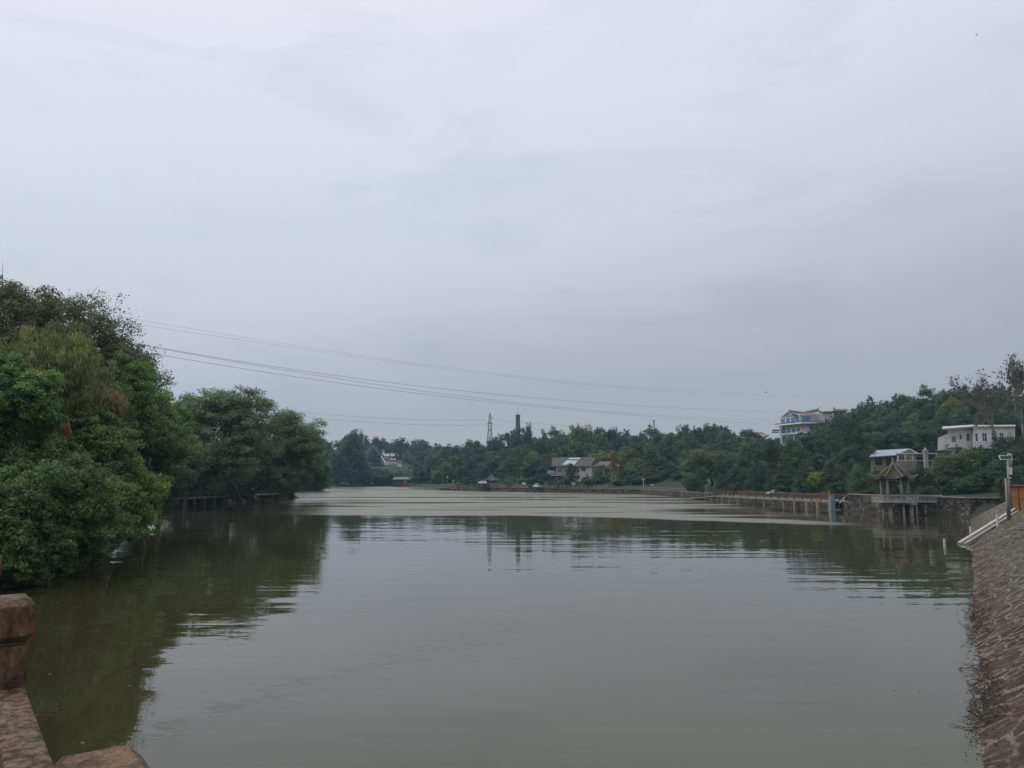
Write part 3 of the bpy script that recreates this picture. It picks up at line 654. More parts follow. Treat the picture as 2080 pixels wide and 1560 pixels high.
near_tree('tree', 'tree', 58, 212, 62, 650, 830, 125, (.050, .066, .030), 'small thin tree between the second highest tree and the power lines', 9000, .19, 24, .2, tr=.12)
for a_ in ((51, 60, 44, 835, 1015, 230, (.046, .072, .026), 'leafy tree between the willow and the low waterside trees'), (52, 190, 49, 815, 1000, 200, (.050, .078, .026), 'leafy tree below the right half of the willow'),
           (53, 300, 66, 825, 1005, 170, (.044, .070, .026), 'tree with layered sprays above the start of the shaded boardwalk'), (54, 90, 56, 640, 820, 260, (.058, .062, .032), 'tall brownish green tree standing behind the willow')):
    near_tree('tree', 'tree', a_[0], *a_[1:6], a_[6], a_[7], 30000, .21, 26, .26, tr=.16)
# woods behind the near left bank
row(-60, 420, 70, [(-60, 640), (100, 720), (250, 800), (420, 860)], [(-60, 75), (100, 85), (420, 150)], ['round', 'broad'], [DK, MG], 'dark tree deep behind the left bank trees', 'trees deep behind the left bank', 6, 1.7, res='mid')

# --- sparse trees with visible branches
def branchy(seed, base, height, r0, levels, spread, leaf_n, leaf_s, clump, lean=(0, 0), first=.3, kids=(3, 4), col=DK, label='', m=None, name='tree', group=None, yellow=.1, ratio=.72, bare=.0, aspect=.6):
    rng = np.random.default_rng(seed); segs = []; tips = []
    def grow(p, d, ln, r, lv):
        k = 3; q = p
        for i in range(k):
            d = d + rng.normal(size=3) * .12 + np.array([0, 0, .05]); d /= np.linalg.norm(d)
            q2 = q + d * ln / k; r2 = r * (.88)
            if lv == 0 or (lv == 1 and i > 0): tips.append(q2)
            segs.append([*q, *q2, r, r2]); q = q2; r = r2
            if lv > 0 and i < k - 1 and (lv < levels or i > 0):
                side(q, d, ln, r, lv)
        if lv == 0: tips.append(q); return
        for _ in range(rng.integers(*kids)): side(q, d, ln, r, lv)
    def side(q, d, ln, r, lv):
        a = rng.normal(size=3); a -= a @ d * d; a /= np.linalg.norm(a)
        th = rng.uniform(.35, 1) * spread; d2 = d * math.cos(th) + a * math.sin(th)
        grow(q, d2, ln * ratio * rng.uniform(.75, 1.1), r * .62, lv - 1)
    d0 = np.array([lean[0], lean[1], 1.]); d0 /= np.linalg.norm(d0)
    grow(np.zeros(3), d0, height * first, r0, levels)
    root = thing(name, base, label, 'tree', group)
    segs = np.array(segs); zmax = segs[:, 5].max(); s = height / zmax; segs *= s; segs[:, 6:] = np.maximum(segs[:, 6:] / s, .010)
    link('trunk', tubes_mesh('trunk', segs, m or BARK, 5), root)
    tips = np.array(tips) * s
    keep = tips[rng.uniform(0, 1, len(tips)) > bare]
    pick = keep[rng.integers(0, len(keep), leaf_n)]
    c = pick + rng.normal(size=(leaf_n, 3)) * clump
    V = leaf_quads(c, rng.normal(size=(leaf_n, 3)), leaf_s, rng, aspect)
    o = link('crown', leaf_obj_mesh('crown', V, np.clip(.5 + rng.normal(size=leaf_n) * .18, 0, 1), np.clip(rng.uniform(-.6, 1, leaf_n) * yellow, 0, 1)), root); o.color = (*col, 1)
    return root
bA = PY(5, 900, 62); branchy(21, (bA.x, 62, tz(bA.x, 62)), PY(60, 562, 62).z - tz(bA.x, 62), .38, 5, .70, 46000, .20, .20, lean=(.10, 0), col=(.075, .088, .048),
    label='tall thin crowned tree with dark twigs showing sky at the top left', bare=.12)
bB = PY(-100, 900, 58); branchy(22, (bB.x, 58, tz(bB.x, 58)), PY(60, 575, 58).z - tz(bB.x, 58), .36, 5, .7, 34000, .20, .20, lean=(.22, 0), col=(.075, .088, .048),
    label='half bare tree at the very left edge above the willow', bare=.3)
bC = PY(92, 900, 66); branchy(23, (bC.x, 66, tz(bC.x, 66)), PY(130, 640, 66).z - tz(bC.x, 66), .34, 5, .75, 30000, .20, .20, lean=(.20, 0), col=(.075, .088, .048),
    label='thin tree stretching bare twigs right over the power lines', bare=.25)
bD = PY(2075, 900, 150); branchy(24, (bD.x, 150, 7.5), PY(2060, 716, 150).z - 7.5, .42, 5, .62, 2600, .46, .30, lean=(-.06, 0), col=(.060, .056, .040), m=PALEBARK,
    label='tall pale barked plane tree with sparse brown leaves at the right edge', first=.26, kids=(3, 4), yellow=.5, aspect=.8)
bE = PY(2050, 900, 142); branchy(25, (bE.x, 142, 7.5), PY(2000, 752, 142).z - 7.5, .26, 4, .8, 1000, .42, .30, lean=(-.45, 0), col=(.060, .060, .042), m=PALEBARK,
    label='leaning bare limbed tree in front of the right end of the villa', first=.24, kids=(3, 4), yellow=.5, bare=.35, aspect=.8)

# ---------------------------------------------------------------- stone bank on the right
def vor(u, v, cu, cv, seed):
    rng = np.random.default_rng(seed); M = 4096; J = rng.uniform(.12, .88, (M, 2)); C = rng.uniform(0, 1, M)
    U = u / cu; V = v / cv; V = V + 0; iu = np.floor(U).astype(int); iv = np.floor(V).astype(int)
    f1 = np.full(u.shape, 9.); f2 = np.full(u.shape, 9.); cid = np.zeros(u.shape)
    for a in (-1, 0, 1):
        for b in (-1, 0, 1):
            h = ((iu + a) * 73 + (iv + b) * 911) % M
            d = np.hypot(iu + a + J[h, 0] - U, iv + b + J[h, 1] - V)
            n = d < f1; f2 = np.where(n, f1, np.minimum(f2, d)); cid = np.where(n, C[h], cid); f1 = np.where(n, d, f1)
    return f2 - f1, cid
ua = np.concatenate([np.arange(-16, 6, .2), np.arange(6, 44, .055) - 0, np.arange(44, 100, .12)]) - 6
va = np.concatenate([np.arange(-.7, 5.0, .055), np.arange(5.0, 7.8, .2)])
UU, VV = np.meshgrid(ua, va)
wob = .16 * np.sin(UU * 1.7 + VV * 2.3) + .12 * np.sin(UU * 3.9 - VV * 3.1)
ed, cid = vor(UU + wob, VV + wob * .7, .58, .50, 5)
ridge = np.clip(1 - ed / .20, 0, 1); ridge = ridge * ridge * (3 - 2 * ridge)
pil = np.clip(ed, 0, .5)
hn = .040 * ridge + .020 * pil * (cid - .4) + .03 * np.sin(UU * .9) * np.sin(VV * 1.3 + UU * .4)
P3 = np.stack([B0.x + TB.x * UU + NB.x * VV, B0.y + TB.y * UU + NB.y * VV, SLOPE * VV + .02 + hn], -1).reshape(-1, 3)
a_, b_ = UU.shape; ii = np.arange(a_ * b_).reshape(a_, b_)
bf = np.stack([ii[:-1, :-1], ii[:-1, 1:], ii[1:, 1:], ii[1:, :-1]], -1).reshape(-1, 4)[:, ::-1]
def bankmat():
    m = bpy.data.materials.new('bank_stone'); m.use_nodes = True; t = m.node_tree; b = t.nodes['Principled BSDF']; K = t.nodes.new; J = t.links.new
    b.inputs['Roughness'].default_value = .8; b.inputs['Specular IOR Level'].default_value = .25
    ae = K('ShaderNodeAttribute'); ae.attribute_name = 'ridge'; ac = K('ShaderNodeAttribute'); ac.attribute_name = 'cell'; av = K('ShaderNodeAttribute'); av.attribute_name = 'up'
    co = K('ShaderNodeTexCoord')
    r = K('ShaderNodeValToRGB'); J(ac.outputs['Fac'], r.inputs[0])
    er = r.color_ramp.elements; er.new(.5); er.new(.75)
    for i_, (p_, c_) in enumerate([(0, (.022, .019, .016)), (.5, (.042, .031, .023)), (.75, (.034, .034, .026)), (1, (.072, .057, .040))]): er[i_].position = p_; er[i_].color = (*c_, 1)
    def noise(s, d=6):
        n = K('ShaderNodeTexNoise'); n.inputs['Scale'].default_value = s; n.inputs['Detail'].default_value = d; n.inputs['Roughness'].default_value = .65; J(co.outputs['Object'], n.inputs[0]); return n.outputs[0]
    def mix(f, a, b_):
        n = K('ShaderNodeMix'); n.data_type = 'RGBA'
        J(f, n.inputs[0])
        for i, q in ((6, a), (7, b_)):
            if hasattr(q, 'is_output'): J(q, n.inputs[i])
            else: n.inputs[i].default_value = (*q, 1)
        return n.outputs[2]
    def mr(x, a, b_, lo=0, hi=1):
        n = K('ShaderNodeMapRange'); n.interpolation_type = 'SMOOTHSTEP'; J(x, n.inputs[0])
        for i, q in enumerate((a, b_, lo, hi)): n.inputs[i + 1].default_value = q
        return n.outputs[0]
    def mul(a, b_):
        n = K('ShaderNodeMath'); n.operation = 'MULTIPLY'; J(a, n.inputs[0]); J(b_, n.inputs[1]); return n.outputs[0]
    c = mix(mr(ae.outputs['Fac'], .18, .6), r.outputs[0], (.165, .145, .115))
    c = mix(mr(noise(.9), .58, .72, 0, .75), c, (.060, .045, .034))
    low = mul(mr(av.outputs['Fac'], 1.5, .2), mr(noise(.6), .42, .60)); c = mix(low, c, (.058, .038, .024))
    gr = mul(mr(av.outputs['Fac'], .8, 2.0), mr(noise(.28, 4), .56, .66)); c = mix(gr, c, (.070, .068, .032))
    n = K('ShaderNodeVectorMath'); n.operation = 'SCALE'; J(c, n.inputs[0]); J(mr(noise(7), .3, .7, .62, 1.25), n.inputs[3]); J(n.outputs[0], b.inputs['Base Color'])
    bp = K('ShaderNodeBump'); bp.inputs['Strength'].default_value = .7; bp.inputs['Distance'].default_value = .03; J(noise(14, 8), bp.inputs['Height']); J(bp.outputs[0], b.inputs['Normal'])
    return m
me = raw_mesh('bank', P3, bf, bankmat(), True)
for nm_, arr in (('ridge', ridge), ('cell', cid), ('up', VV)):
    at_ = me.attributes.new(nm_, 'FLOAT', 'POINT'); at_.data.foreach_set('value', arr.ravel().astype(np.float32))
tag(link('bank', me), kind='structure')
def BK(u, v, h=0): return Vector((B0.x + TB.x * u + NB.x * v, B0.y + TB.y * u + NB.y * v, SLOPE * v + h))
def BP(px, py):   # picture point -> point on the bank slope
    r = ray(px, py); o = Vector((0, 0, EYE)); nrm = Vector((NB.x * -SLOPE, NB.y * -SLOPE, 1)); k = ((Vector((B0.x, B0.y, 0)) - o) @ nrm) / (r @ nrm) if False else ((Vector((B0.x, B0.y, 0)) - o).dot(nrm)) / r.dot(nrm)
    return o + r * k
# dry weeds, brown creepers and grass on the bank
rng = np.random.default_rng(4)
def weeds(name, n, umin, umax, fn, size, col, label, hmax, aspect, yellow=.3, up=.6):
    u = rng.uniform(umin, umax, n * 3); v = rng.uniform(-.9, 6, n * 3); p = fn(u, v); keep = rng.uniform(0, 1, n * 3) < p; u = u[keep][:n]; v = v[keep][:n]; k = len(u)
    h = rng.uniform(0, 1, k) ** 1.6 * hmax
    c = np.stack([B0.x + TB.x * u + NB.x * v, B0.y + TB.y * u + NB.y * v, np.maximum(SLOPE * v, 0) + .05 + h], -1)
    al = rng.normal(size=(k, 3)) * .7 + [0, 0, up]
    V = leaf_quads(c, rng.normal(size=(k, 3)) + [0, 0, .3], size, rng, aspect, al)
    o = link(name, leaf_obj_mesh(name, V, np.clip(.5 + rng.normal(size=k) * .2, 0, 1), np.clip(rng.uniform(-.6, 1, k) * yellow, 0, 1))); o.color = (*col, 1)
    tag(o, label, 'plants', kind='stuff')
def nz(u, v, a, b, s=0): return .5 + .5 * np.sin(u * a + s + 1.3 * np.sin(v * 1.1 + u * .23)) * np.cos(v * b + u * .37 + s)
weeds('dry_weeds', 30000, 0, 92, lambda u, v: ((v > -.35) & (v < 1.7)) * np.clip(nz(u, v, .8, 1.9) * 1.5 - .35 - .25 * np.maximum(v, 0), 0, 1) * np.clip(22 / (u + 8), .25, 1) * .5, .075, (.060, .038, .026), 'rust brown dead creepers along the water edge of the stone bank', .20, .35)
weeds('grass', 16000, 4, 64, lambda u, v: (v > 1.2) * np.clip(nz(u, v, .33, 1.2, 2.) * 2.2 - 1.35, 0, 1), .16, (.085, .085, .034), 'patches of olive grass between the stones of the bank', .10, .12, up=1.4)
# bare twigs leaning over the water
segs = []; tipsw = []
for cl in range(20):
    u0 = 2.0 + 21 * rng.uniform() ** 1.1
    for k in range(7):
        p = np.array([u0 + rng.normal() * .28, rng.uniform(-.1, .45), .06]); d = np.array([rng.normal() * .45, -rng.uniform(.35, 1.2), rng.uniform(.15, .8)]); d /= np.linalg.norm(d)
        ln = rng.uniform(.06, .17)
        for j in range(4):
            d = d + rng.normal(size=3) * .38; d /= np.linalg.norm(d); q = p + d * ln
            w3 = lambda s: [B0.x + TB.x * s[0] + NB.x * s[1], B0.y + TB.y * s[0] + NB.y * s[1], max(.02, s[2] + SLOPE * max(0, s[1]))]
            segs.append([*w3(p), *w3(q), .007, .005]); p = q; tipsw.append(w3(q))
            if rng.uniform() < .5:
                e2 = p + (d + rng.normal(size=3) * .8) * ln * .6; segs.append([*w3(p), *w3(e2), .005, .003]); tipsw.append(w3(e2))
tw = link('twigs', tubes_mesh('twigs', segs, BARK, 4)); tag(tw, 'bare dark twigs leaning from the bank over the water', 'plants', kind='stuff')
tipsw = np.array(tipsw); V = leaf_quads(tipsw + rng.normal(size=tipsw.shape) * .02, rng.normal(size=tipsw.shape), .055, rng, .6)
o = link('dry_leaves', leaf_obj_mesh('dry_leaves', V, np.full(len(tipsw), .4), np.full(len(tipsw), .2))); o.color = (.05, .035, .03, 1); tag(o, 'withered leaves on the twigs over the water', 'plants', kind='stuff')

# ---------------------------------------------------------------- builder working in world coordinates
def root_off(o):
    v = Vector((0, 0, 0))
    while o: v = v + o.location; o = o.parent
    return v
def BW(mb, name, m, parent, smooth=False):
    off = root_off(parent); mb.v = [(x - off.x, y - off.y, z - off.z) for x, y, z in mb.v]
    return mb.build(name, m, parent, smooth)
def pp(mb, poly, Y0, depth):
    vs = [PY(px, py, Y0) for px, py in poly]; n = len(vs)
    a = sum(vs[i].x * vs[(i + 1) % n].z - vs[(i + 1) % n].x * vs[i].z for i in range(n))
    if a < 0: vs.reverse()
    c_ = sum(vs, Vector()) / n; dv = Vector((c_.x, c_.y, 0)).normalized() * depth
    back = [v + dv for v in vs]
    return mb.add(vs + back, [tuple(range(n)), tuple(range(2 * n - 1, n - 1, -1))] + [(i, i + n, (i + 1) % n + n, (i + 1) % n) for i in range(n)])
def rect(x0, y0, x1, y1): return [(x0, y0), (x1, y0), (x1, y1), (x0, y1)]
def slab(mb, pts, th):
    top = [PY(*p) for p in pts]; n = len(top); bot = [v - Vector((0, 0, th)) for v in top]
    return mb.add(top + bot, [tuple(range(n)), tuple(range(2 * n - 1, n - 1, -1))] + [(i, i + n, (i + 1) % n + n, (i + 1) % n) for i in range(n)])
def win(parent, x0, y0, x1, y1, Y, glass=None, frame=None, nv=1, nh=1, fw=.07, name='window'):
    """a window: frame (part) with its pane (sub-part), standing on the wall plane Y"""
    a = PY(x0, y0, Y); b = PY(x1, y1, Y); X0, X1, Z0, Z1 = a.x, b.x, b.z, a.z; mb = MB(); y0_, y1_ = Y - .09, Y + .05
    mb.b2(X0 - fw, X0, y0_, y1_, Z0 - fw, Z1 + fw).b2(X1, X1 + fw, y0_, y1_, Z0 - fw, Z1 + fw)
    mb.b2(X0, X1, y0_, y1_, Z1, Z1 + fw).b2(X0, X1, y0_, y1_, Z0 - fw, Z0)
    for i in range(1, nv + 1):
        x = X0 + (X1 - X0) * i / (nv + 1); mb.b2(x - fw * .4, x + fw * .4, y0_ + .01, y1_, Z0, Z1)
    for i in range(1, nh + 1):
        z = Z0 + (Z1 - Z0) * i / (nh + 1); mb.b2(X0, X1, y0_ + .014, y1_, z - fw * .35, z + fw * .35)
    f = BW(mb, name, frame or WHITE, parent)
    mb = MB(); mb.b2(X0 + .002, X1 - .002, Y - .045, Y + .03, Z0 + .002, Z1 - .002); BW(mb, 'pane', glass or GLASS, f)
    return f
def post(parent, p, z0, z1, r, m, name='post', n=8): return BW(MB().tube([(p.x, p.y, z0), (p.x, p.y, z1)], [r, r], n), name, m, parent)

# ---------------------------------------------------------------- stone walls
def wall(name, pts, z1, th, m, label, cope=None):
    """pts from right to left along the shore (lake on the left-hand/near side)"""
    pts = [Vector((p[0], p[1], 0)) for p in pts]
    root = thing(name, (pts[0].x, pts[0].y, 0), label, 'wall')
    off = []
    for i, p in enumerate(pts):
        d = (pts[min(i + 1, len(pts) - 1)] - pts[max(i - 1, 0)]).normalized(); n = Vector((d.y, -d.x, 0)); off.append(p + n * th)
    mb = MB()
    for i in range(len(pts) - 1):
        a, b, c, d = pts[i], pts[i + 1], off[i + 1], off[i]
        L_ = (b - a).length; k = max(1, int(L_ / 1.5))
        for j in range(k):
            q = [a.lerp(b, j / k), a.lerp(b, (j + 1) / k), d.lerp(c, (j + 1) / k), d.lerp(c, j / k)]
            lean = (off[i] - pts[i]).normalized() * .25
            vs = [q[0], q[1], q[2], q[3], q[0] + lean, q[1] + lean, q[2], q[3]]
            vs = [(v.x, v.y, -1 if r < 4 else z1) for r, v in enumerate(vs)]
            mb.add(vs, [(0, 1, 5, 4), (4, 5, 6, 7), (2, 3, 7, 6)])
    BW(mb, 'stonework', m, root)
    if cope:
        mb = MB()
        for i in range(len(pts) - 1):
            lean = (off[i] - pts[i]).normalized() * .15
            a, b, c, d = pts[i] + lean, pts[i + 1] + lean, off[i + 1], off[i]
            mb.add([(v.x, v.y, z1 + .003) for v in (a, b, c, d)] + [(v.x, v.y, z1 + cope) for v in (a, b, c, d)], [(0, 3, 2, 1), (4, 5, 6, 7), (0, 1, 5, 4), (1, 2, 6, 5), (2, 3, 7, 6), (3, 0, 4, 7)])
        BW(mb, 'coping', CONCW, root)
    return root
far_pts = [shore[i] for i in range(9, 18)]       # (1420..) to (900..)
wall('stone_wall', far_pts, 1.38, .8, RUBBLE, 'long low rubble stone wall along the far shore', .12)
e1 = Vector((shore[3][0], shore[3][1], 0)); e2 = Vector((B1.x, B1.y, 0)); ext = PY(2052, 1030, 97)
wall('stone_wall', [(ext.x, ext.y), (e2.x, e2.y), shore[4], shore[5], shore[6]], 2.45, .8, RUBBLE_NEAR, 'high rough stone wall on the right shore behind the stilt pavilion', .14)
wall('stone_wall', [shore[6], shore[7], shore[8], shore[9], shore[10]], 1.2, .8, RUBBLE, 'shaded low stone wall behind the rusty boardwalk', .1)

# fence on the far wall
def fence_run(name, pts, z0, z1, step, pr, m, label, rails=(.85, .45), rw=.07, mr_=None):
    root = thing(name, (pts[0][0], pts[0][1], z0), label, 'fence')
    pts = [Vector((p[0], p[1], 0)) for p in pts]; acc = []
    for a, b in zip(pts, pts[1:]):
        k = max(1, round((b - a).length / step)); acc += [a.lerp(b, j / k) for j in range(k)]
    acc.append(pts[-1]); acc = acc[:100]
    for p in acc:
        BW(MB().box((p.x, p.y, (z0 + z1) / 2), (pr, pr, z1 - z0)), 'post', m, root)
    for h in rails:
        mb = MB(); z = z0 + (z1 - z0) * h
        for a, b in zip(acc, acc[1:]): mb.bar((a.x, a.y, z), (b.x, b.y, z), rw)
        BW(mb, 'rail', mr_ or m, root)
    return root
POSTM = mat('fence_post_concrete', (.27, .24, .19), .85, .3, 1.5)
def offs(pts, k):
    out = []
    for i, p in enumerate(pts):
        a = Vector(pts[max(0, i - 1)]); b = Vector(pts[min(len(pts) - 1, i + 1)]); d = (b - a).normalized(); out.append((p[0] + d.y * k, p[1] - d.x * k))
    return out
fp = offs([tuple(W(x_, y_)[:2]) for x_, y_ in ((1232, 1002.6), (1180, 1001.5), (1120, 1000.5), (1040, 999), (960, 997.5), (905, 995.2))], .45)
fence_run('fence', fp, 1.50, 2.62, 1.75, .17, POSTM, 'pale post and rail fence on the left half of the far stone wall')
fp = offs([tuple(W(x_, y_)[:2]) for x_, y_ in ((1390, 1010), (1340, 1006.5), (1300, 1004), (1240, 1002.7))], .45)
fence_run('fence', fp, 1.50, 2.18, 2.0, .17, POSTM, 'low concrete post and beam fence on the right half of the far stone wall', rails=(.9,), rw=.10)
GREENP = mat('green_white_paint', (.40, .45, .42), .6, .1)
fp = [tuple(PZ(x_, 996, 1.7)[:2]) for x_ in (1442, 1400)]
fence_run('fence', [(fp[0][0], fp[0][1]), (fp[1][0], fp[1][1] + 4)], 1.5, 2.7, 1.6, .10, GREENP, 'short pale green railing between the big olive tree and the rusty boardwalk', rails=(.3,), rw=.12)

# ---------------------------------------------------------------- pavilions
def pavilion(center, zf, rz, R, rc, colh, label, cname, roofm, colm, ridgem, piles=None, bal=True, zrise=2.15):
    root = thing(cname, (center.x, center.y, 0), label, 'pavilion', rz=rz)
    cor = [(math.cos(math.pi / 3 * k), math.sin(math.pi / 3 * k)) for k in range(6)]
    for cx, cy in cor:
        MB().tube([(cx * rc, cy * rc, zf), (cx * rc, cy * rc, zf + .22)], [.24, .2], 10).tube([(cx * rc, cy * rc, zf + .2), (cx * rc, cy * rc, zf + colh)], [.165, .155], 10).build('column', colm, root, True)
    zb = zf + colh; mb = MB()
    for k in range(6):
        a, b = cor[k], cor[(k + 1) % 6]; pa = (a[0] * rc, a[1] * rc); pb = (b[0] * rc, b[1] * rc)
        mb.bar((*pa, zb - .08), (*pb, zb - .08), .16, .2); mb.bar((*pa, zb - .48), (*pb, zb - .48), .10, .10)
        for j in range(1, 8):
            t = j / 8; x = pa[0] + (pb[0] - pa[0]) * t; y = pa[1] + (pb[1] - pa[1]) * t; mb.box((x, y, zb - .28), (.05, .05, .32))
        for t0, t1 in ((.0, .16), (1., .84)):
            mb.bar((pa[0] + (pb[0] - pa[0]) * t0, pa[1] + (pb[1] - pa[1]) * t0, zb - .95), (pa[0] + (pb[0] - pa[0]) * t1, pa[1] + (pb[1] - pa[1]) * t1, zb - .5), .06)
    mb.build('frieze', DARKWOOD, root)
    def prof(s):   # corner ridge: radius, height
        r = R * s; z = zrise * ((1 - s) ** 1.75) * .98 + (.46 * max(0, (s - .72) / .28) ** 2)
        return r, z
    ns, ntt = 16, 40; vs = []; fs = []
    for k in range(6):
        a, b = cor[k], cor[(k + 1) % 6]; base_ = len(vs)
        for i in range(ns + 1):
            s = .03 + .97 * i / ns; r, z = prof(s); _, zr = prof(min(s, .72)); 
            for j in range(ntt + 1):
                t = j / ntt; q = 4 * t * (1 - t); pull = 1 - .09 * q * s * s
                zz = z * (1 - q) + (zrise * ((1 - s) ** 1.75) * .98 - .10 * s) * q + (.10 if j % 4 == 0 else -.03 if j % 4 == 2 else .0) * min(1, s * 2)
                vs.append(((a[0] * (1 - t) + b[0] * t) * r * pull, (a[1] * (1 - t) + b[1] * t) * r * pull, zb + .12 + zz))
        for i in range(ns):
            for j in range(ntt): p = base_ + i * (ntt + 1) + j; fs.append((p, p + ntt + 1, p + ntt + 2, p + 1))
    mb = MB(); mb.add(vs, fs); rf = mb.build('roof', roofm, root)
    so = rf.modifiers.new('thick', 'SOLIDIFY'); so.thickness = .10; so.offset = -1
    for k in range(6):
        pts = []
        for i in range(ns + 1):
            s = .03 + 1.0 * i / ns; r, z = prof(min(s, 1.0)); pts.append((cor[k][0] * r, cor[k][1] * r, zb + .17 + z))
        MB().tube(pts, [.085] * ns + [.04], 6).build('ridge', ridgem, rf, True)
    MB().tube([(0, 0, zb + zrise * .9), (0, 0, zb + zrise + .15), (0, 0, zb + zrise + .3), (0, 0, zb + zrise + .42), (0, 0, zb + zrise + .75)], [.2, .22, .1, .15, .02], 10).build('finial', ridgem, root, True)
    return root, cor
ROOFT = mat('pavilion_tile', (.085, .070, .056), .85, .35, 2.5, .6)
RIDGE = mat('pavilion_ridge', (.18, .155, .125), .8, .25, 3)
PALECOL = mat('pale_column', (.29, .27, .235), .8, .22, 1.4, .3, streak=(1, 1, .3))
pc = W(1820, 1046.5); rzp = bear(pc)
pav, cor = pavilion(pc, 1.95, rzp, 2.98, 1.62, 2.95, 'grey tiled hexagonal pavilion on stilts in the water', 'pavilion', ROOFT, PALECOL, RIDGE)
mb = MB(); PR = 2.95
hexp = [(c[0] * PR, c[1] * PR) for c in cor]
mb.plan(hexp, 1.72, 1.945); mb.build('platform', CONC, pav)
for px_ in (-1.45, -.45, .55, 1.15, 1.9): pass
for (x_, y_), r_ in zip([(-1.45, 0), (-.55, -1.4), (.45, .6), (.95, -1.4), (1.9, -.4), (2.55, .6), (-.8, 1.4)], [.17, .2, .13, .17, .27, .16, .14]):
    MB().tube([(x_, y_, -2), (x_, y_, 1.72)], [r_, r_ * .92], 12).build('pile', PALECOL, pav, True)
mb = MB()
for y_ in (-1.4, 0, 1.2): mb.b2(-2.1, 2.6, y_ - .13, y_ + .13, 1.45, 1.717)
mb.build('beam', CONC, pav)
BAL = mat('white_balustrade', (.33, .325, .30), .8, .2, 2)
for k in range(6):
    if k == 0: continue          # the side towards the footbridge stays open
    a = Vector((*hexp[k], 0)) * .97; b = Vector((*hexp[(k + 1) % 6], 0)) * .97; mb = MB()
    mb.bar((a.x, a.y, 2.70), (b.x, b.y, 2.70), .16, .08); mb.bar((a.x, a.y, 2.04), (b.x, b.y, 2.04), .12, .07)
    for j in range(13):
        t = (j + .5) / 13; q = a.lerp(b, t); mb.tube([(q.x, q.y, 2.05), (q.x, q.y, 2.25), (q.x, q.y, 2.45), (q.x, q.y, 2.68)], [.035, .07, .04, .045], 6)
    mb.box((a.x, a.y, 2.35), (.16, .16, .82)); mb.build('balustrade', BAL, pav)
fb = thing('footbridge', (pc.x, pc.y, 0), 'short balustraded footbridge from the stilt pavilion to the stone wall', 'bridge', rz=rzp)
MB().b2(2.62, 5.6, .1, 1.7, 1.74, 1.93).build('deck', CONC, fb)
for y_ in (.1, 1.62):
    mb = MB(); mb.b2(2.75, 5.6, y_, y_ + .12, 2.66, 2.74).b2(2.75, 5.6, y_ + .01, y_ + .11, 2.0, 2.07)
    for j in range(12): mb.cyl((2.88 + j * .235, y_ + .06, 2.06), .045, .61, 6)
    mb.b2(2.62, 2.76, y_ - .02, y_ + .14, 1.93, 2.8).b2(5.5, 5.66, y_ - .02, y_ + .14, 1.93, 2.8); mb.build('balustrade', BAL, fb)
for x_ in (3.6, 5.1): MB().tube([(x_, .9, -1.5), (x_, .9, 1.74)], [.16, .15], 10).build('pile', PALECOL, fb, True)

pc2 = W(998, 998); pc2 = Vector((pc2.x, pc2.y + 2.2, 0))
REDW = mat('red_brown_wood', (.16, .065, .05), .7, .25, 3)
GREYT = mat('grey_tile', (.14, .14, .15), .8, .2, 3)
pv2, _ = pavilion(pc2, 1.5, bear(pc2), 3.2, 2.0, 2.3, 'small pavilion with dark upswept roof and red columns on the far shore', 'pavilion', GREYT, REDW, GREYT, zrise=2.2)
MB().plan([(c[0] * 2.9, c[1] * 2.9) for c in cor], -.5, 1.5).build('platform', CONCW, pv2)
mb = MB()
for k in range(6):
    a = Vector((*cor[k], 0)) * 2.0; b = Vector((*cor[(k + 1) % 6], 0)) * 2.0
    mb.bar((a.x, a.y, 2.35), (b.x, b.y, 2.35), .08); mb.bar((a.x, a.y, 2.0), (b.x, b.y, 2.0), .06)
    for j in range(5): q = a.lerp(b, (j + .5) / 5); mb.box((q.x, q.y, 1.95), (.06, .06, .8))
mb.build('railing', REDW, pv2)
r_ = PY(979, 989, 274); hut = thing('hut', (r_.x, 274, 1.5), 'low red walled hut joined to the left side of the dark upswept roof pavilion', 'hut')
BW(pp(MB(), rect(973, 981, 989, 989.5), 273, 3), 'wall', mat('dark_red_wall', (.085, .045, .042), .8, .25), hut)
BW(slab(MB(), [(970, 981.5, 272.4), (989, 981.5, 272.4), (989, 977, 276), (974, 977, 276)], .15), 'roof', mat('blue_grey_roof', (.22, .23, .27), .6, .15, 2), hut)
win(hut, 976, 983, 980, 987, 273)

# ---------------------------------------------------------------- rusty boardwalk on the right shore
RUST = mat('rusty_railing', (.155, .085, .055), .8, .45, 1.2, .3, col2=(.115, .095, .07))
DECK = mat('deck_concrete', (.22, .20, .17), .85, .3, 1.0)
bpts = [W(1686, 1034.5), W(1613, 1030), W(1551, 1026), W(1490, 1022.3), W(1457, 1019)]
bw = thing('boardwalk', tuple(bpts[0]), 'long boardwalk on concrete piles with rust brown lattice railing', 'boardwalk')
def seg_side(a, b): d = (b - a).normalized(); return Vector((d.y, -d.x, 0))
mb = MB()
for i, (a, b) in enumerate(zip(bpts, bpts[1:])):
    n = seg_side(a, b) * 4.6; mb.plan([(b.x, b.y), (a.x, a.y), (a.x + n.x, a.y + n.y), (b.x + n.x, b.y + n.y)], 1.02 + .0 * i, 1.32 + .004 * i)
BW(mb, 'deck', DECK, bw)
PILEPX = [(1684, 1035), (1659, 1033.5), (1637, 1032), (1613, 1030), (1591, 1028.5), (1571, 1027), (1551, 1026), (1532, 1024.5), (1498, 1022.8), (1481, 1021.4), (1466, 1020), (1457, 1019)]
for px_, py_ in PILEPX:
    q = W(px_, py_); n = Vector((.85, .5, 0)) * .25
    BW(MB().box((q.x + .2, q.y + .15, -.3), (.34, .34, 2.7)), 'pile', PALECOL, bw)
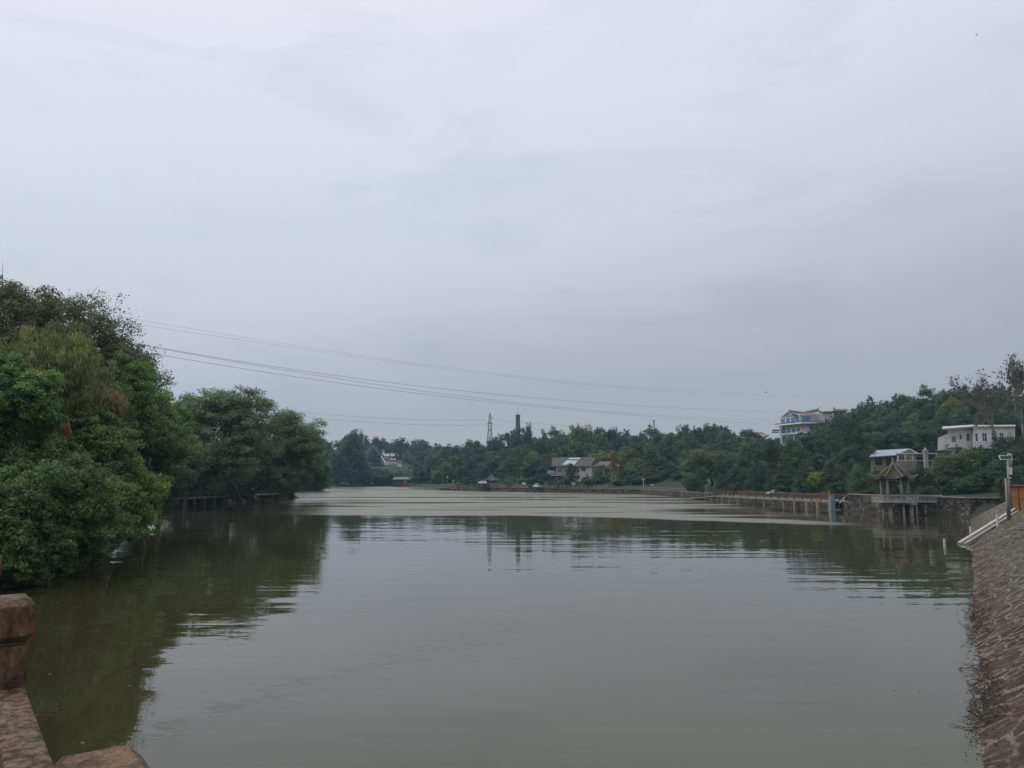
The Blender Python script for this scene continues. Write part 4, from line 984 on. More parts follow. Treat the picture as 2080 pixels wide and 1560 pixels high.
for side in (0, 1):
    for a, b in zip(bpts, bpts[1:]):
        n = seg_side(a, b) * (4.5 if side else .08); k = max(2, round((b - a).length / 2.3))
        for j in range(k):
            p = a.lerp(b, j / k) + n; q = a.lerp(b, (j + 1) / k) + n; mb = MB()
            mb.bar((p.x, p.y, 2.22), (q.x, q.y, 2.22), .12); mb.bar((p.x, p.y, 1.5), (q.x, q.y, 1.5), .10)
            m_ = 5
            for s in range(m_):
                u0 = p.lerp(q, s / m_); u1 = p.lerp(q, (s + 1) / m_)
                mb.bar((u0.x, u0.y, 1.5), (u1.x, u1.y, 2.2), .05); mb.bar((u0.x, u0.y, 2.2), (u1.x, u1.y, 1.5), .05)
            BW(mb, 'railing_panel', RUST, bw)
            BW(MB().box((p.x, p.y, 1.9), (.2, .2, 1.16)), 'railing_post', RUST, bw)
BW(MB().box((bpts[0].x, bpts[0].y, 1.3), (.26, .26, 3.4)), 'end_post', mat('ochre_post', (.26, .17, .08), .8, .2), bw)
rp = [W(1457, 1019), W(1428, 1015.5), W(1400, 1013.5)]
rampt = thing('ramp', tuple(rp[0]), 'sloping left end ramp of the rusty boardwalk dipping to the water', 'ramp')
mb = MB(); n = seg_side(rp[0], rp[2]) * 2.2
mb.add([(p.x + s.x, p.y + s.y, z) for z_ in (0, -.22) for p, zz in ((rp[0], 1.32), (rp[2], .25)) for s in (Vector((0, 0, 0)), n) for z in (zz + z_,)], [(0, 1, 3, 2), (4, 6, 7, 5), (0, 2, 6, 4), (1, 5, 7, 3), (0, 4, 5, 1), (2, 3, 7, 6)])
BW(mb, 'deck', CONCW, rampt)
mb = MB()
for zz in (.9, .45): mb.bar((rp[0].x, rp[0].y, 1.32 + zz), (rp[2].x, rp[2].y, .25 + zz), .09)
for j in range(9): q = rp[0].lerp(rp[2], j / 8); zq = 1.32 - 1.07 * j / 8; mb.box((q.x, q.y, zq + .5), (.12, .12, 1.0))
BW(mb, 'railing', RUST, rampt)
for px_, py_ in ((1431, 1016.5), (1444, 1017.7)): q = W(px_, py_); BW(MB().box((q.x + .3, q.y + .3, -.4), (.3, .3, 1.9)), 'pile', PALECOL, rampt)
# blue cabinet on stilts with ladder frame
BLUEC = mat('pale_blue_metal', (.20, .27, .34), .5, .15, 1, .1)
q = W(1691, 1036); cab = thing('cabinet', (q.x, q.y, 0), 'tall pale blue metal cabinet standing in the water at the boardwalk end', 'cabinet')
mb = MB(); mb.b2(q.x - .34, q.x + .34, q.y - .3, q.y + .3, .1, 2.15); bevel(BW(mb, 'body', BLUEC, cab), .03)
BW(MB().b2(q.x - .4, q.x + .4, q.y - .36, q.y + .36, 2.155, 2.22), 'top_cap', BLUEC, cab)
BW(MB().b2(q.x - .25, q.x + .25, q.y - .325, q.y - .303, .35, 1.9), 'door', BLUEC, cab)
mb = MB()
for x_ in (.45, 1.1): mb.bar((q.x + x_, q.y, -1), (q.x + x_, q.y, 2.0), .06)
for z_ in (.25, .75, 1.25, 1.75): mb.bar((q.x + .3, q.y, z_), (q.x + 1.1, q.y, z_), .05)
BW(mb, 'ladder', DSTEEL, cab)
BW(MB().bar((q.x + 1.1, q.y, .95), (q.x + 2.3, q.y + .5, 2.0), .08), 'brace', GREENP, cab)
BW(MB().b2(q.x - .6, q.x + 1.2, q.y - .45, q.y + .45, .02, .1), 'base_frame', CONC, cab)
for px_, y0_, y1_ in ((1433, 986.5, 1002), (1436.5, 986, 1001)):
    q = PY(px_, y1_, 158); t_ = thing('pole', (q.x, 158, .8), 'slim grey pole at the left end of the rusty boardwalk', 'pole', 'twin poles at the boardwalk end'); BW(MB().tube([(q.x, 158, .8), (q.x, 158, PY(px_, y0_, 158).z)], [.07, .06], 6), 'shaft', STEEL, t_); BW(MB().ball((q.x, 158, PY(px_, y0_, 158).z), .1, 6), 'cap', STEEL, t_)

# ---------------------------------------------------------------- grey pier, left of centre
a, b = W(832, 992.3), W(927, 996.3)
pier = thing('pier', tuple(a), 'grey plank pier with railing standing over the water left of centre', 'pier')
n = -seg_side(a, b) * 4; GREYW = mat('grey_timber', (.20, .20, .19), .85, .2, 1.5)
BW(MB().plan([(a.x, a.y), (b.x, b.y), (b.x + n.x, b.y + n.y), (a.x + n.x, a.y + n.y)], .62, .92), 'deck', GREYW, pier)
for j in range(10):
    q = a.lerp(b, j / 9); BW(MB().box((q.x + n.x * .05, q.y + n.y * .05, -.3), (.25, .25, 1.9)), 'pile', PALECOL, pier)
mb = MB()
for z_ in (1.0, 1.45, 1.95): mb.bar((a.x, a.y, z_), (b.x, b.y, z_), .11)
BW(mb, 'rail', GREYW, pier)
for j in range(33):
    q = a.lerp(b, j / 32); BW(MB().box((q.x, q.y, 1.48), (.15, .15, 1.15)), 'railing_post', GREYW, pier)
mb = MB(); a2, b2_ = a + n, b + n
for z_ in (1.45, 1.95): mb.bar((a2.x, a2.y, z_), (b2_.x, b2_.y, z_), .11)
BW(mb, 'back_rail', GREYW, pier)
def lamp(px, ytop, ybase, Y, label, kind='globe', k=1.0):
    t = PY(px, ytop, Y); b = PY(px, ybase, Y); L0 = thing('street_lamp', (b.x, Y, b.z), label, 'street lamp')
    BW(MB().tube([(b.x, Y, b.z), (b.x, Y, t.z)], [.10 * k, .07 * k], 8), 'pole', WHITE if kind != 'globe' else DSTEEL, L0)
    if kind == 'globe': BW(MB().ball((t.x, Y, t.z), .32 * k, 10), 'lamp_globe', WHITE, L0, True)
    elif kind == 'cross': BW(MB().box((t.x, Y, t.z - .8 * k), (1.15 * k, .12, .14)), 'crossbar', WHITE, L0)
    elif kind == 'arm':
        BW(MB().bar((t.x, Y, t.z), (t.x - 2.0 * k, Y, t.z + .5 * k), .09), 'arm', WHITE, L0); BW(MB().box((t.x - 2.2 * k, Y, t.z + .5 * k), (.7 * k, .2, .12)), 'lamp_head', WHITE, L0)
    return L0
lamp(909, 969.5, 988, 312, 'globe lamp on a thin pole near the right end of the grey pier')
lamp(920.5, 974, 989, 305, 'short white pole with crossbar at the right end of the grey pier', 'cross', .8)
lamp(834, 952, 975, 355, 'tall white pole behind the left end of the grey pier', 'cross', .6)
lamp(1307, 969, 989.5, 240, 'white pole with a crossbar standing behind the far stone wall', 'cross')
lamp(776, 934, 942, 468, 'double bent street lamp just left of the distant white houses', 'arm', 1.6)
lamp(739, 935, 945, 460, 'single street lamp above the rounded bushes at the far left', 'arm', .9)
lamp(698, 933, 943, 455, 'leftmost street lamp on the far left hillside', 'arm', 1.5)
lamp(849, 939, 952, 420, 'thin white lamp with short crossbar above the pier trees', 'cross', .8)

# ---------------------------------------------------------------- signs, cars, small things on the far shore
SIGNW = mat('sign_white', (.70, .72, .72), .5, .06); 
def sign(px0, py0, px1, py1, Y, ybase, label, m=None, legs=2, extra=None):
    a = PY(px0, py0, Y); b = PY(px1, py1, Y); z0 = PY(px0, ybase, Y).z
    S = thing('sign', ((a.x + b.x) / 2, Y, z0), label, 'sign')
    BW(MB().b2(a.x, b.x, Y - .05, Y + .05, b.z, a.z), 'panel', m or SIGNW, S)
    for x_ in ((a.x + .12, b.x - .12) if legs == 2 else (a.x + .1,)): BW(MB().b2(x_ - .05, x_ + .05, Y + .055, Y + .15, z0, a.z - .05), 'post', STEEL, S)
    return S, a, b
sign(1060, 980, 1067.5, 984, 258, 990, 'white sign board left of the white parked car on the far shore')
S, a, b = sign(1161, 979.5, 1168.5, 985.5, 247, 990, 'notice board with red and white squares below the dark oval tree', legs=2)
mb = MB(); Yb = 247 - .055
for i in range(4):
    for j in range(3):
        w_ = (b.x - a.x) / 4; h_ = (a.z - b.z) / 3; mb.b2(a.x + w_ * i + .06, a.x + w_ * (i + 1) - .06, Yb - .01, Yb, b.z + h_ * j + .05, b.z + h_ * (j + 1) - .05)
BW(mb, 'red_panel', mat('sign_red', (.30, .06, .05), .6, .2), S)
BW(MB().b2(a.x - .1, b.x + .7, 246.9, 247.1, a.z + .003, a.z + .12), 'blue_top', mat('sign_blue', (.06, .14, .20), .6, .2), S)
sign(1322, 984, 1327.5, 986.3, 236, 990, 'small white sign on one post left of the parked white car', legs=1)
q = PY(1365, 990, 236); gc = thing('utility_box', (q.x, 236, q.z), 'grey green utility box beside the right parked car on the far shore', 'utility box')
BW(MB().b2(q.x - .28, q.x + .28, 235.7, 236.3, q.z, q.z + 1.05), 'body', mat('grey_green', (.19, .22, .20), .7, .1), gc); BW(MB().b2(q.x - .34, q.x + .34, 235.6, 236.4, q.z + 1.053, q.z + 1.13), 'lid', mat('grey_green'if 0 else 'grey_lid', (.15, .17, .16), .7, .1), gc)
def car(px, Y, zb, rz, col, label, s=1.0):
    p = PY(px, 985, Y); R_ = thing('parked_car', (p.x, Y, zb), label, 'car', rz=rz); R_.scale = (s, s, s)
    pm = mat('car_' + str(col[0]), col, .3, .05, 1, spec=.6)
    side = [(-2.1, .35), (-2.15, .75), (-1.95, .95), (-1.35, 1.0), (1.0, 1.0), (1.95, .85), (2.15, .65), (2.15, .35)]
    o = MB().prism(side, -.85, .85).build('body', pm, R_); bevel(o, .06)
    cab_ = [(-1.55, 1.0), (-1.15, 1.42), (.2, 1.46), (.95, 1.0)]
    o = MB().prism([(x * 1.0, z - .01) for x, z in cab_], -.70, .70).build('cabin', GLASS, R_)
    MB().prism([(-1.2, 1.40), (-1.1, 1.47), (.15, 1.50), (.3, 1.44)], -.72, .72).build('roof', pm, R_)
    for x in (-1.35, 1.35):
        for y in (-.82, .82): w_ = MB(); w_.tube([(x, y - .1, .33), (x, y + .1, .33)], [.33, .33], 12); wh = w_.build('wheel', DSTEEL, R_); MB().tube([(x, y - .11, .33), (x, y + .11, .33)], [.2, .2], 10).build('rim', STEEL, wh)
    for y in (-.6, .6): MB().box((2.13, y, .68), (.08, .3, .14)).build('headlight', GLASS, R_)
    return R_
car(1349, 238, 1.35, math.radians(158), (.58, .6, .62), 'white car parked behind the right half of the far stone wall', .95)
car(1092, 258, 1.35, math.radians(70), (.62, .64, .66), 'white car parked behind the left half of the far stone wall', 1.0)
car(1572, 148, 1.55, math.radians(200), (.40, .46, .50), 'pale car in the shade under the trees behind the rusty boardwalk', .75)

# orange boat and boathouse at the far left
def px_thing(name, px, py, Y, label, cat, group=None):
    q = PY(px, py, Y); return thing(name, (q.x, Y, q.z), label, cat, group)
bh = px_thing('boathouse', 812, 988, 398, 'dark boathouse at the waterline left of the grey pier', 'boathouse')
BW(pp(MB(), rect(800, 974, 831, 988.3), 398, 6), 'wall', mat('purple_dark', (.055, .05, .06), .8, .2), bh)
BW(slab(MB(), [(797, 973.5, 396.5), (833, 973.5, 396.5), (829, 968.5, 402), (802, 969, 402)], .3), 'roof', mat('grey_roof2', (.15, .17, .18), .8, .2), bh)
win(bh, 820.3, 975.5, 822.3, 979.5, 398, glass=SIGNW); win(bh, 823.8, 975.5, 826, 979.5, 398, glass=SIGNW)
ORG = mat('orange_paint', (.52, .12, .055), .5, .15)
for i, (px_, lab) in enumerate(((819, 'orange pedal boat moored left of the other by the boathouse'), (827, 'orange pedal boat nearest the left end of the grey pier'))):
    q = W(px_, 989.3); bo = thing('pedal_boat', (q.x, q.y, 0), lab, 'boat', 'orange boats at the boathouse')
    o = MB().add([(q.x + x, q.y + y, z) for x, y, z in ((-1.1, -.6, 0), (1.1, -.6, 0), (1.1, .6, 0), (-1.1, .6, 0), (-1.4, -.75, .55), (1.5, -.7, .65), (1.5, .7, .65), (-1.4, .75, .55))], [(0, 3, 2, 1), (4, 5, 6, 7), (0, 1, 5, 4), (1, 2, 6, 5), (2, 3, 7, 6), (3, 0, 4, 7)]); BW(o, 'hull', ORG, bo)
    mb = MB()
    for x_ in (-.8, .9):
        for y_ in (-.5, .5): mb.bar((q.x + x_, q.y + y_, .5), (q.x + x_, q.y + y_, 1.5), .07)
    BW(mb, 'canopy_post', STEEL, bo); BW(MB().prism([(q.x - 1.1, 1.5), (q.x + 1.2, 1.5), (q.x + .9, 1.75), (q.x - .8, 1.75)], q.y - .7, q.y + .7), 'canopy', ORG, bo)
# distant white houses on the slope
hs = px_thing('white_house', 782, 944, 505, 'left distant white house with windows beside the sloping chute', 'house')
BW(pp(MB(), rect(780, 931, 790.5, 944), 505, 8), 'wall', WHITED, hs); BW(slab(MB(), [(779, 931.3, 504), (791.5, 931.3, 504), (791, 929, 509), (780, 929, 509)], .25), 'roof', TILE, hs)
for x_ in (783, 786.3): win(hs, x_, 933.5, x_ + 1.5, 937, 505)
hs = px_thing('cream_house', 800, 948, 500, 'distant long cream walled house with a dark red band and roof terrace', 'house')
BW(pp(MB(), rect(790.5, 936.5, 806.5, 943.5), 500, 9), 'wall', mat('cream', (.55, .47, .40), .8, .12), hs); BW(pp(MB(), rect(790, 934.7, 807, 936.4), 499.6, 9.5), 'red_band', mat('redband', (.12, .05, .05), .8, .2), hs)
BW(pp(MB(), rect(792, 931.3, 799.5, 934.6), 503, 4), 'terrace_room', WHITED, hs); BW(pp(MB(), rect(801, 930.8, 804, 934.6), 502.5, 3), 'stair_tower', WHITED, hs)
hs = px_thing('white_house', 811, 950, 498, 'right distant white house with three small windows', 'house')
BW(pp(MB(), rect(806.6, 937.5, 816, 948), 498, 9), 'wall', WHITED, hs); BW(slab(MB(), [(806, 937.4, 497), (817, 937.4, 497), (816, 935.2, 502), (808, 935.2, 502)], .25), 'roof', TILE, hs)
for x_ in (807.8, 810.3, 813): win(hs, x_, 939.5, x_ + 1.2, 942, 498)
BW(pp(MB(), rect(816.2, 940.5, 823, 943.8), 499, 5), 'annex', mat('annex_grey', (.2, .15, .15), .8, .2), hs)
ch = px_thing('chute', 780, 938, 508, 'thin sloping green white chute running down the far hill to the white houses', 'chute')
BW(MB().bar(PY(774.5, 927, 506), PY(782.5, 940, 498), .5, .5), 'lower_tube', GREENP, ch); BW(MB().bar(PY(757.5, 905, 530), PY(774.5, 927, 506), .45, .45), 'upper_tube', DSTEEL, ch)
br = px_thing('road_bridge', 770, 955, 440, 'flat grey road bridge parapet above the rounded bushes at the far left', 'bridge')
BW(pp(MB(), rect(752, 948.7, 786.5, 951.2), 438, 4), 'parapet', CONC, br); BW(pp(MB(), rect(784.5, 951.3, 786.7, 957), 438.5, 3), 'pier', CONC, br)

# ---------------------------------------------------------------- large house on the far shore
HY = 276
PURT = mat('purple_grey_tile', (.095, .086, .092), .8, .25, 1.5, .4, streak=(1, 5, 1))
CREAM = mat('cream_wall', (.60, .56, .50), .85, .12, .5)
H1 = px_thing('house', 1160, 986, HY, 'large house with long grey roof and pale panel among far shore trees', 'house')
BW(pp(MB(), rect(1129, 946, 1202, 988), HY, 9), 'wall', CREAM, H1)
BW(slab(MB(), [(1120.5, 946.8, HY - .9), (1199.5, 946.8, HY - .9), (1211, 928.6, HY + 4.5), (1122, 929.4, HY + 4.5)], .22), 'roof', PURT, H1)
BW(slab(MB(), [(1211, 928.4, HY + 4.5), (1217, 938, HY + 7), (1212, 941, HY + 7), (1199.5, 947, HY - .8)], .18), 'gable_roof', PURT, H1)
BW(slab(MB(), [(1142, 943.6, HY - .12), (1166.5, 943.6, HY - .12), (1179.5, 929.6, HY + 4.1), (1157, 929.9, HY + 4.1)], .12), 'roof_panel', mat('pale_green_panel', (.42, .50, .48), .5, .12, .6), H1)
mb = MB()
for t in (.28, .34): mb.bar(PY(1142 + 15 * (1 - t), 943.3 - 14 * (1 - t) - .3, HY + 4.1 * (1 - t) - .3), PY(1166.5 + 13 * (1 - t), 943.3 - 14 * (1 - t) - .3, HY + 4.1 * (1 - t) - .3), .12)
BW(mb, 'panel_bar', DSTEEL, H1)
win(H1, 1181.5, 948.2, 1189.5, 956.6, HY, nv=0, nh=0, frame=DARKWOOD)
BW(pp(MB(), rect(1112, 963, 1142, 988), HY - 5, 8), 'dark_wing', mat('dark_wing', (.05, .045, .055), .85, .25), H1)
BW(slab(MB(), [(1118, 965, HY - 6), (1143, 965, HY - 6), (1143, 959, HY - 2), (1126, 959, HY - 2)], .25), 'porch_roof', TILE, H1)
BW(slab(MB(), [(1111, 963, HY - 5.5), (1126, 963, HY - 5.5), (1128, 956, HY - 2), (1113, 956, HY - 2)], .2), 'wing_roof', PURT, H1)
BW(slab(MB(), [(1130, 955.5, HY - 1.6), (1143, 955.5, HY - 1.6), (1143, 951.6, HY - .2), (1134, 951.6, HY - .2)], .2), 'small_roof', TILE, H1)
BW(pp(MB(), rect(1118.3, 965.1, 1142, 966.2), HY - 6.05, .1), 'white_fascia', WHITE, H1)
HY2 = 282
H2 = px_thing('house', 1235, 986, HY2, 'smaller house with olive brown roof and a yellow gable right of the large house', 'house')
YEL = mat('yellow_wall', (.40, .36, .20), .85, .15, .6)
BW(pp(MB(), rect(1203, 945, 1256, 988), HY2, 8), 'wall', CREAM, H2)
BW(slab(MB(), [(1198, 948, HY2 - 1), (1258, 947, HY2 - 1), (1252, 937.4, HY2 + 4), (1212, 937, HY2 + 4)], .2), 'roof', mat('olive_tile', (.15, .13, .09), .85, .25, 2, .3), H2)
BW(pp(MB(), [(1236, 986), (1236, 946), (1242, 940.5), (1248, 946), (1248, 986)], HY2 - 2.5, 3), 'gable', YEL, H2)
for xs, xe in ((1234.5, 1242), (1249.5, 1242)): BW(slab(MB(), [(xs, 947.4, HY2 - 3.2), (1242, 939.6, HY2 - 3.2), (1242, 939.6, HY2 + .6), (xs, 947.4, HY2 + .6)], .2), 'gable_roof', TILE, H2)
win(H2, 1240, 951, 1243.5, 956, HY2 - 2.5); win(H2, 1229, 954, 1232.5, 959, HY2); win(H2, 1250.5, 951, 1253.5, 957, HY2)
hatch = PY(1243, 997, 254)

# ---------------------------------------------------------------- blue windowed building on the hill
BY = 250
WB = mat('white_facade', (.56, .56, .56), .75, .14, .35, streak=(1, 1, .4))
B_ = px_thing('building', 1610, 905, BY, 'three storey white building with blue glass windows and swept dark roof on the hill', 'building')
def qwall(mb, A, B, zt, zb, th=.4):   # wall between two plan points
    d = (B - A); d.z = 0; n = Vector((-d.y, d.x, 0)).normalized() * th
    mb.plan([(A.x, A.y), (B.x, B.y), (B.x + n.x, B.y + n.y), (A.x + n.x, A.y + n.y)], zb, zt)
C0 = PY(1624.5, 850, BY); C1 = PY(1584.5, 855, BY + 13); C2 = PY(1664, 850, BY - 1)
zt3 = PY(1624.5, 842.5, BY).z; zb3 = PY(1624.5, 858, BY).z; zt2 = PY(1624.5, 861, BY).z; zb2 = PY(1624.5, 878, BY).z; zb1 = PY(1624.5, 915, BY).z
back = [C1 + Vector((10, 4, 0)), C2 + Vector((3, 12, 0))]
foot = [(C1.x, C1.y), (C0.x, C0.y), (C2.x, C2.y), (back[1].x, back[1].y), (back[0].x, back[0].y)]
BW(MB().plan(foot, zb3, zt3), 'top_storey', WB, B_)
BW(MB().plan([(x + .35, y + .5) for x, y in foot], zb2, zb3 - .5), 'middle_storey', WB, B_)
BW(MB().plan([(x + .5, y + .7) for x, y in foot], zb1 - 6, zb2 - .35), 'ground_storey', WB, B_)
cen = Vector((sum(x for x, y in foot) / 5, sum(y for x, y in foot) / 5, 0))
def grow(k): return [(cen.x + (x - cen.x) * k, cen.y + (y - cen.y) * k) for x, y in foot]
BW(MB().plan(grow(1.04), zb2 - .345, zb2 - .003), 'floor_ledge', WHITED, B_)
# wide canopy between the storeys, thrusting out to the left
can = [(C1.x - 2.6, C1.y - 1.2), (C0.x - .3, C0.y - 2.2), (C2.x - 1, C2.y - 2.0), (C2.x, C2.y), (back[1].x, back[1].y), (back[0].x, back[0].y)]
BW(MB().plan(can, zb3 - .497, zb3 - .003), 'canopy', WHITED, B_)
BW(MB().plan([(cen.x + (x - cen.x) * .97, cen.y + (y - cen.y) * .97) for x, y in can], zb3, zb3 + .3), 'canopy_roof', TILE, B_)
BW(MB().plan(grow(1.03), zt3 + .003, zt3 + .35), 'cornice', WHITED, B_)
def fwin(A, B, t0, t1, z0, z1, nv=1, nh=0, glass=BLUEGLASS):
    d = (B - A); d.z = 0; n = Vector((d.y, -d.x, 0)).normalized(); a = A.lerp(B, t0) + n * .02; b = A.lerp(B, t1) + n * .02
    w_ = (b - a); w_.z = 0; Lw = w_.length; w_.normalize(); mb = MB(); fw = .12
    for s in (0, 1): q = a + w_ * (Lw * s); mb.bar((q.x, q.y, z0), (q.x, q.y, z1), fw)
    for z in (z0, z1): mb.bar((a.x, a.y, z), (b.x, b.y, z), fw, fw)
    for i in range(nv): q = a + w_ * (Lw * (i + 1) / (nv + 1)); mb.bar((q.x, q.y, z0), (q.x, q.y, z1), .07)
    f = BW(mb, 'window', WHITE, B_)
    mb = MB(); a2 = a + w_ * .01; b2 = b - w_ * .01; mb.add([(p.x + k.x, p.y + k.y, z) for z in (z0, z1) for p in (a2, b2) for k in (n * .03, n * -.01)], [(0, 1, 3, 2), (4, 6, 7, 5), (0, 2, 6, 4), (1, 5, 7, 3), (0, 4, 5, 1), (2, 3, 7, 6)])
    BW(mb, 'pane', glass, f)
hz = zt3 - zb3
for t0, t1 in ((.06, .27), (.33, .52), (.58, .78), (.84, .985)): fwin(C1, C0, t0, t1, zb3 + hz * .10, zb3 + hz * .84, 2)
fwin(C0, C2, .08, .55, zb3 + hz * .10, zb3 + hz * .86, 3)
mb = MB(); nn = Vector((C2.y - C0.y, -(C2.x - C0.x), 0)).normalized() * .06
for k in range(5):
    z = zb3 + hz * (.16 + .15 * k); a = C0.lerp(C2, .57) + nn; b = C0.lerp(C2, .98) + nn; mb.bar((a.x, a.y, z), (b.x, b.y, z), .07)
BW(mb, 'louvre', STEEL, B_)
h2 = zb3 - .5 - zb2; o2 = Vector((.35, .5, 0))
DBLUE = mat('dark_blue_glass', (.025, .10, .20), .08, .3, .7, spec=.7)
for t0, t1 in ((.03, .24), (.30, .50), (.56, .76), (.81, .98)): fwin(C1 + o2, C0 + o2, t0, t1, zb2 + h2 * .10, zb2 + h2 * .90, 1, glass=DBLUE)
fwin(C0 + o2, C2 + o2, .45, .95, zb2 + h2 * .2, zb2 + h2 * .9, 3, glass=DBLUE)
o1 = Vector((.5, .7, 0))
for t0, t1 in ((.05, .30), (.36, .62), (.68, .95)): fwin(C1 + o1, C0 + o1, t0, t1, zb2 - 3.2, zb2 - .7, 1, glass=DBLUE)
q = C1 + Vector((-.2, -.5, 0)); post(B_, q, zb2 - 7, zb3 - .5, .22, WHITE, 'pillar')
# roof
zr = PY(1604, 833.5, BY + 8).z
rA = PY(1603, 835, BY + 8); rB = PY(1663.5, 832.5, BY + 4); rM = PY(1632, 838.5, BY + 6)
eL = PY(1612, 842.6, BY + 1); eR = PY(1646, 842.4, BY - .3)
mb = MB()
mb.add([tuple(rA), tuple(rM), tuple(eL + Vector((9, -1.0, .1)) * 0 + Vector(((eR.x - eL.x) / 2, 0, .05))), tuple(eL), tuple(rB), tuple(eR),
        *[tuple(v - Vector((0, 0, .25))) for v in (rA, rM, eL + Vector(((eR.x - eL.x) / 2, 0, .05)), eL, rB, eR)]],
       [(3, 2, 1, 0), (2, 5, 4, 1), (6, 7, 8, 9), (7, 10, 11, 8), (0, 1, 7, 6), (1, 4, 10, 7), (3, 0, 6, 9), (4, 5, 11, 10), (2, 3, 9, 8), (5, 2, 8, 11)])
BW(mb, 'roof', TILE, B_)
BW(MB().tube([tuple(rA + Vector((-.2, 0, .55))), tuple(rA + Vector((.4, 0, .1))), tuple(rM + Vector((0, 0, .1))), tuple(rB + Vector((-.4, 0, .15))), tuple(rB + Vector((.2, 0, .9)))], [.1, .2, .16, .2, .1], 6), 'ridge', TILE, B_)
BW(pp(MB(), [(1590, 846.3), (1603.5, 836), (1613, 843), (1613, 845)], BY + 3, .5), 'gable', WB, B_)
BW(MB().bar(PY(1588.5, 847, BY + 2.8), PY(1603.5, 835.6, BY + 2.8), .3, .25), 'gable_eave', TILE, B_)
BW(pp(MB(), [(1645, 842.5), (1664, 834.5), (1676, 841), (1676, 858), (1664, 858)], BY + 1, .5), 'gable', WB, B_)
BW(MB().bar(PY(1663.5, 834, BY + .8), PY(1677, 841, BY + .8), .3, .25), 'gable_eave', STEEL, B_)
# side balconies at the left
BW(pp(MB(), rect(1567.5, 875.5, 1583, 878.2), BY + 15, 5), 'balcony', WHITED, B_); BW(pp(MB(), rect(1569, 872.5, 1583, 875.4), BY + 16, 4), 'balcony_roof', TILE, B_)
r2 = px_thing('building', 1705, 850, 285, 'dark roofed building peeping over the trees right of the blue windowed building', 'building')
BW(pp(MB(), rect(1672, 836.5, 1692, 852), 284, 6), 'wall', WB, r2); BW(pp(MB(), rect(1692.5, 834, 1720, 852), 286, 6), 'wall', WB, r2)
BW(slab(MB(), [(1691, 834.6, 284), (1722, 833.6, 284), (1722, 830.6, 289), (1694, 831, 289)], .25), 'roof', TILE, r2); BW(slab(MB(), [(1670, 836.7, 283), (1693, 836.5, 283), (1692, 834.6, 287), (1674, 835, 287)], .2), 'roof', mat('redtile', (.14, .09, .08), .8, .2), r2)
BW(MB().tube([tuple(PY(1694.5, 832, 287)), tuple(PY(1694, 826, 287))], [.3, .12], 6), 'ridge_ornament', TILE, r2)

# ---------------------------------------------------------------- blue roofed house and terrace
SY = 150
STUC = mat('ochre_stucco', (.30, .25, .15), .85, .2, .8)
BRF = mat('blue_metal_roof', (.30, .34, .40), .45, .12, .5, .1, metal=.2, streak=(5, 1, 1))
h3 = px_thing('house', 1800, 950, SY, 'ochre single storey house with pale blue metal roof above the stilt pavilion', 'house')
BW(pp(MB(), rect(1768.5, 925, 1823, 962), SY, 7), 'wall', STUC, h3)
BW(slab(MB(), [(1765.5, 927.8, SY - 1.0), (1819, 924.2, SY - 1.6), (1849, 911.0, SY + 3), (1775, 915.0, SY + 3.5)], .12), 'roof', BRF, h3)
BW(slab(MB(), [(1848.5, 911.0, SY + 3), (1864, 919.4, SY + 1), (1862, 921.5, SY - 1), (1848, 912.5, SY - 1)], .12), 'gable_roof', BRF, h3)
BW(pp(MB(), [(1821, 946), (1821, 924.5), (1848, 912.3), (1861, 920), (1861, 946)], SY - .6, 6), 'gable_wall', mat('gable_grey', (.24, .22, .18), .85, .2), h3)
win(h3, 1778.5, 931.5, 1790.5, 944, SY, nv=1, nh=1, frame=DARKWOOD); win(h3, 1800.5, 931.5, 1812.5, 947, SY, nv=1, nh=1, frame=DARKWOOD)
win(h3, 1826, 922.8, 1836.5, 933, SY - .6, nv=3, nh=3, frame=STEEL); win(h3, 1846, 924, 1854, 940, SY - .6, nv=0, nh=0, glass=mat('tan_door', (.35, .25, .16), .7, .15), frame=DARKWOOD, name='door')
te = px_thing('terrace', 1840, 946, 144, 'pergola terrace with white columns and balustrade in front of the ochre house', 'terrace')
BW(pp(MB(), rect(1819, 946.5, 1864, 962), 143, 6), 'base', CONCW, te)
BW(pp(MB(), rect(1819, 920.2, 1905, 921.6), 143, 4), 'roof_beam', WHITED, te)
for x_ in (1825, 1839.5, 1855, 1903): q = PY(x_, 947, 143.3); post(te, q, q.z, PY(x_, 921.5, 143.3).z, .09, WHITE, 'column')
BW(pp(MB(), rect(1820, 935, 1900, 936), 142.9, .15), 'handrail', WHITE, te)
mb = MB()
for i in range(24): q = PY(1821 + i * 1.8, 946, 143); mb.b2(q.x - .045, q.x + .045, 142.94, 143.04, q.z, PY(1821, 936, 143).z)
BW(mb, 'balustrade', PALECOL, te)
BW(pp(MB(), rect(1858, 923, 1904, 925.6), 145, 3), 'awning', mat('awning', (.55, .47, .42), .7, .15), te)
BW(pp(MB(), rect(1862, 928, 1903, 948), 147, .5), 'back_wall', CONCW, te)
gp = px_thing('stone_pillar', 1881.5, 948, 138, 'grey stone pillar with pointed lantern cap beside the terrace', 'pillar')
q = PY(1881.5, 948, 138); zt = PY(1881.5, 919.5, 138).z
GST = mat('grey_stone', (.27, .28, .28), .85, .2, 2)
BW(MB().b2(q.x - .28, q.x + .28, 137.7, 138.3, q.z - 1.5, zt), 'shaft', GST, gp)
BW(MB().b2(q.x - .36, q.x + .36, 137.6, 138.4, zt + .003, zt + .28), 'lantern', GST, gp); BW(MB().b2(q.x - .38, q.x + .38, 137.6, 138.4, zt + .34, zt + .44).b2(q.x - .26, q.x + .26, 137.74, 138.26, zt + .283, zt + .337), 'lantern_band', GST, gp)
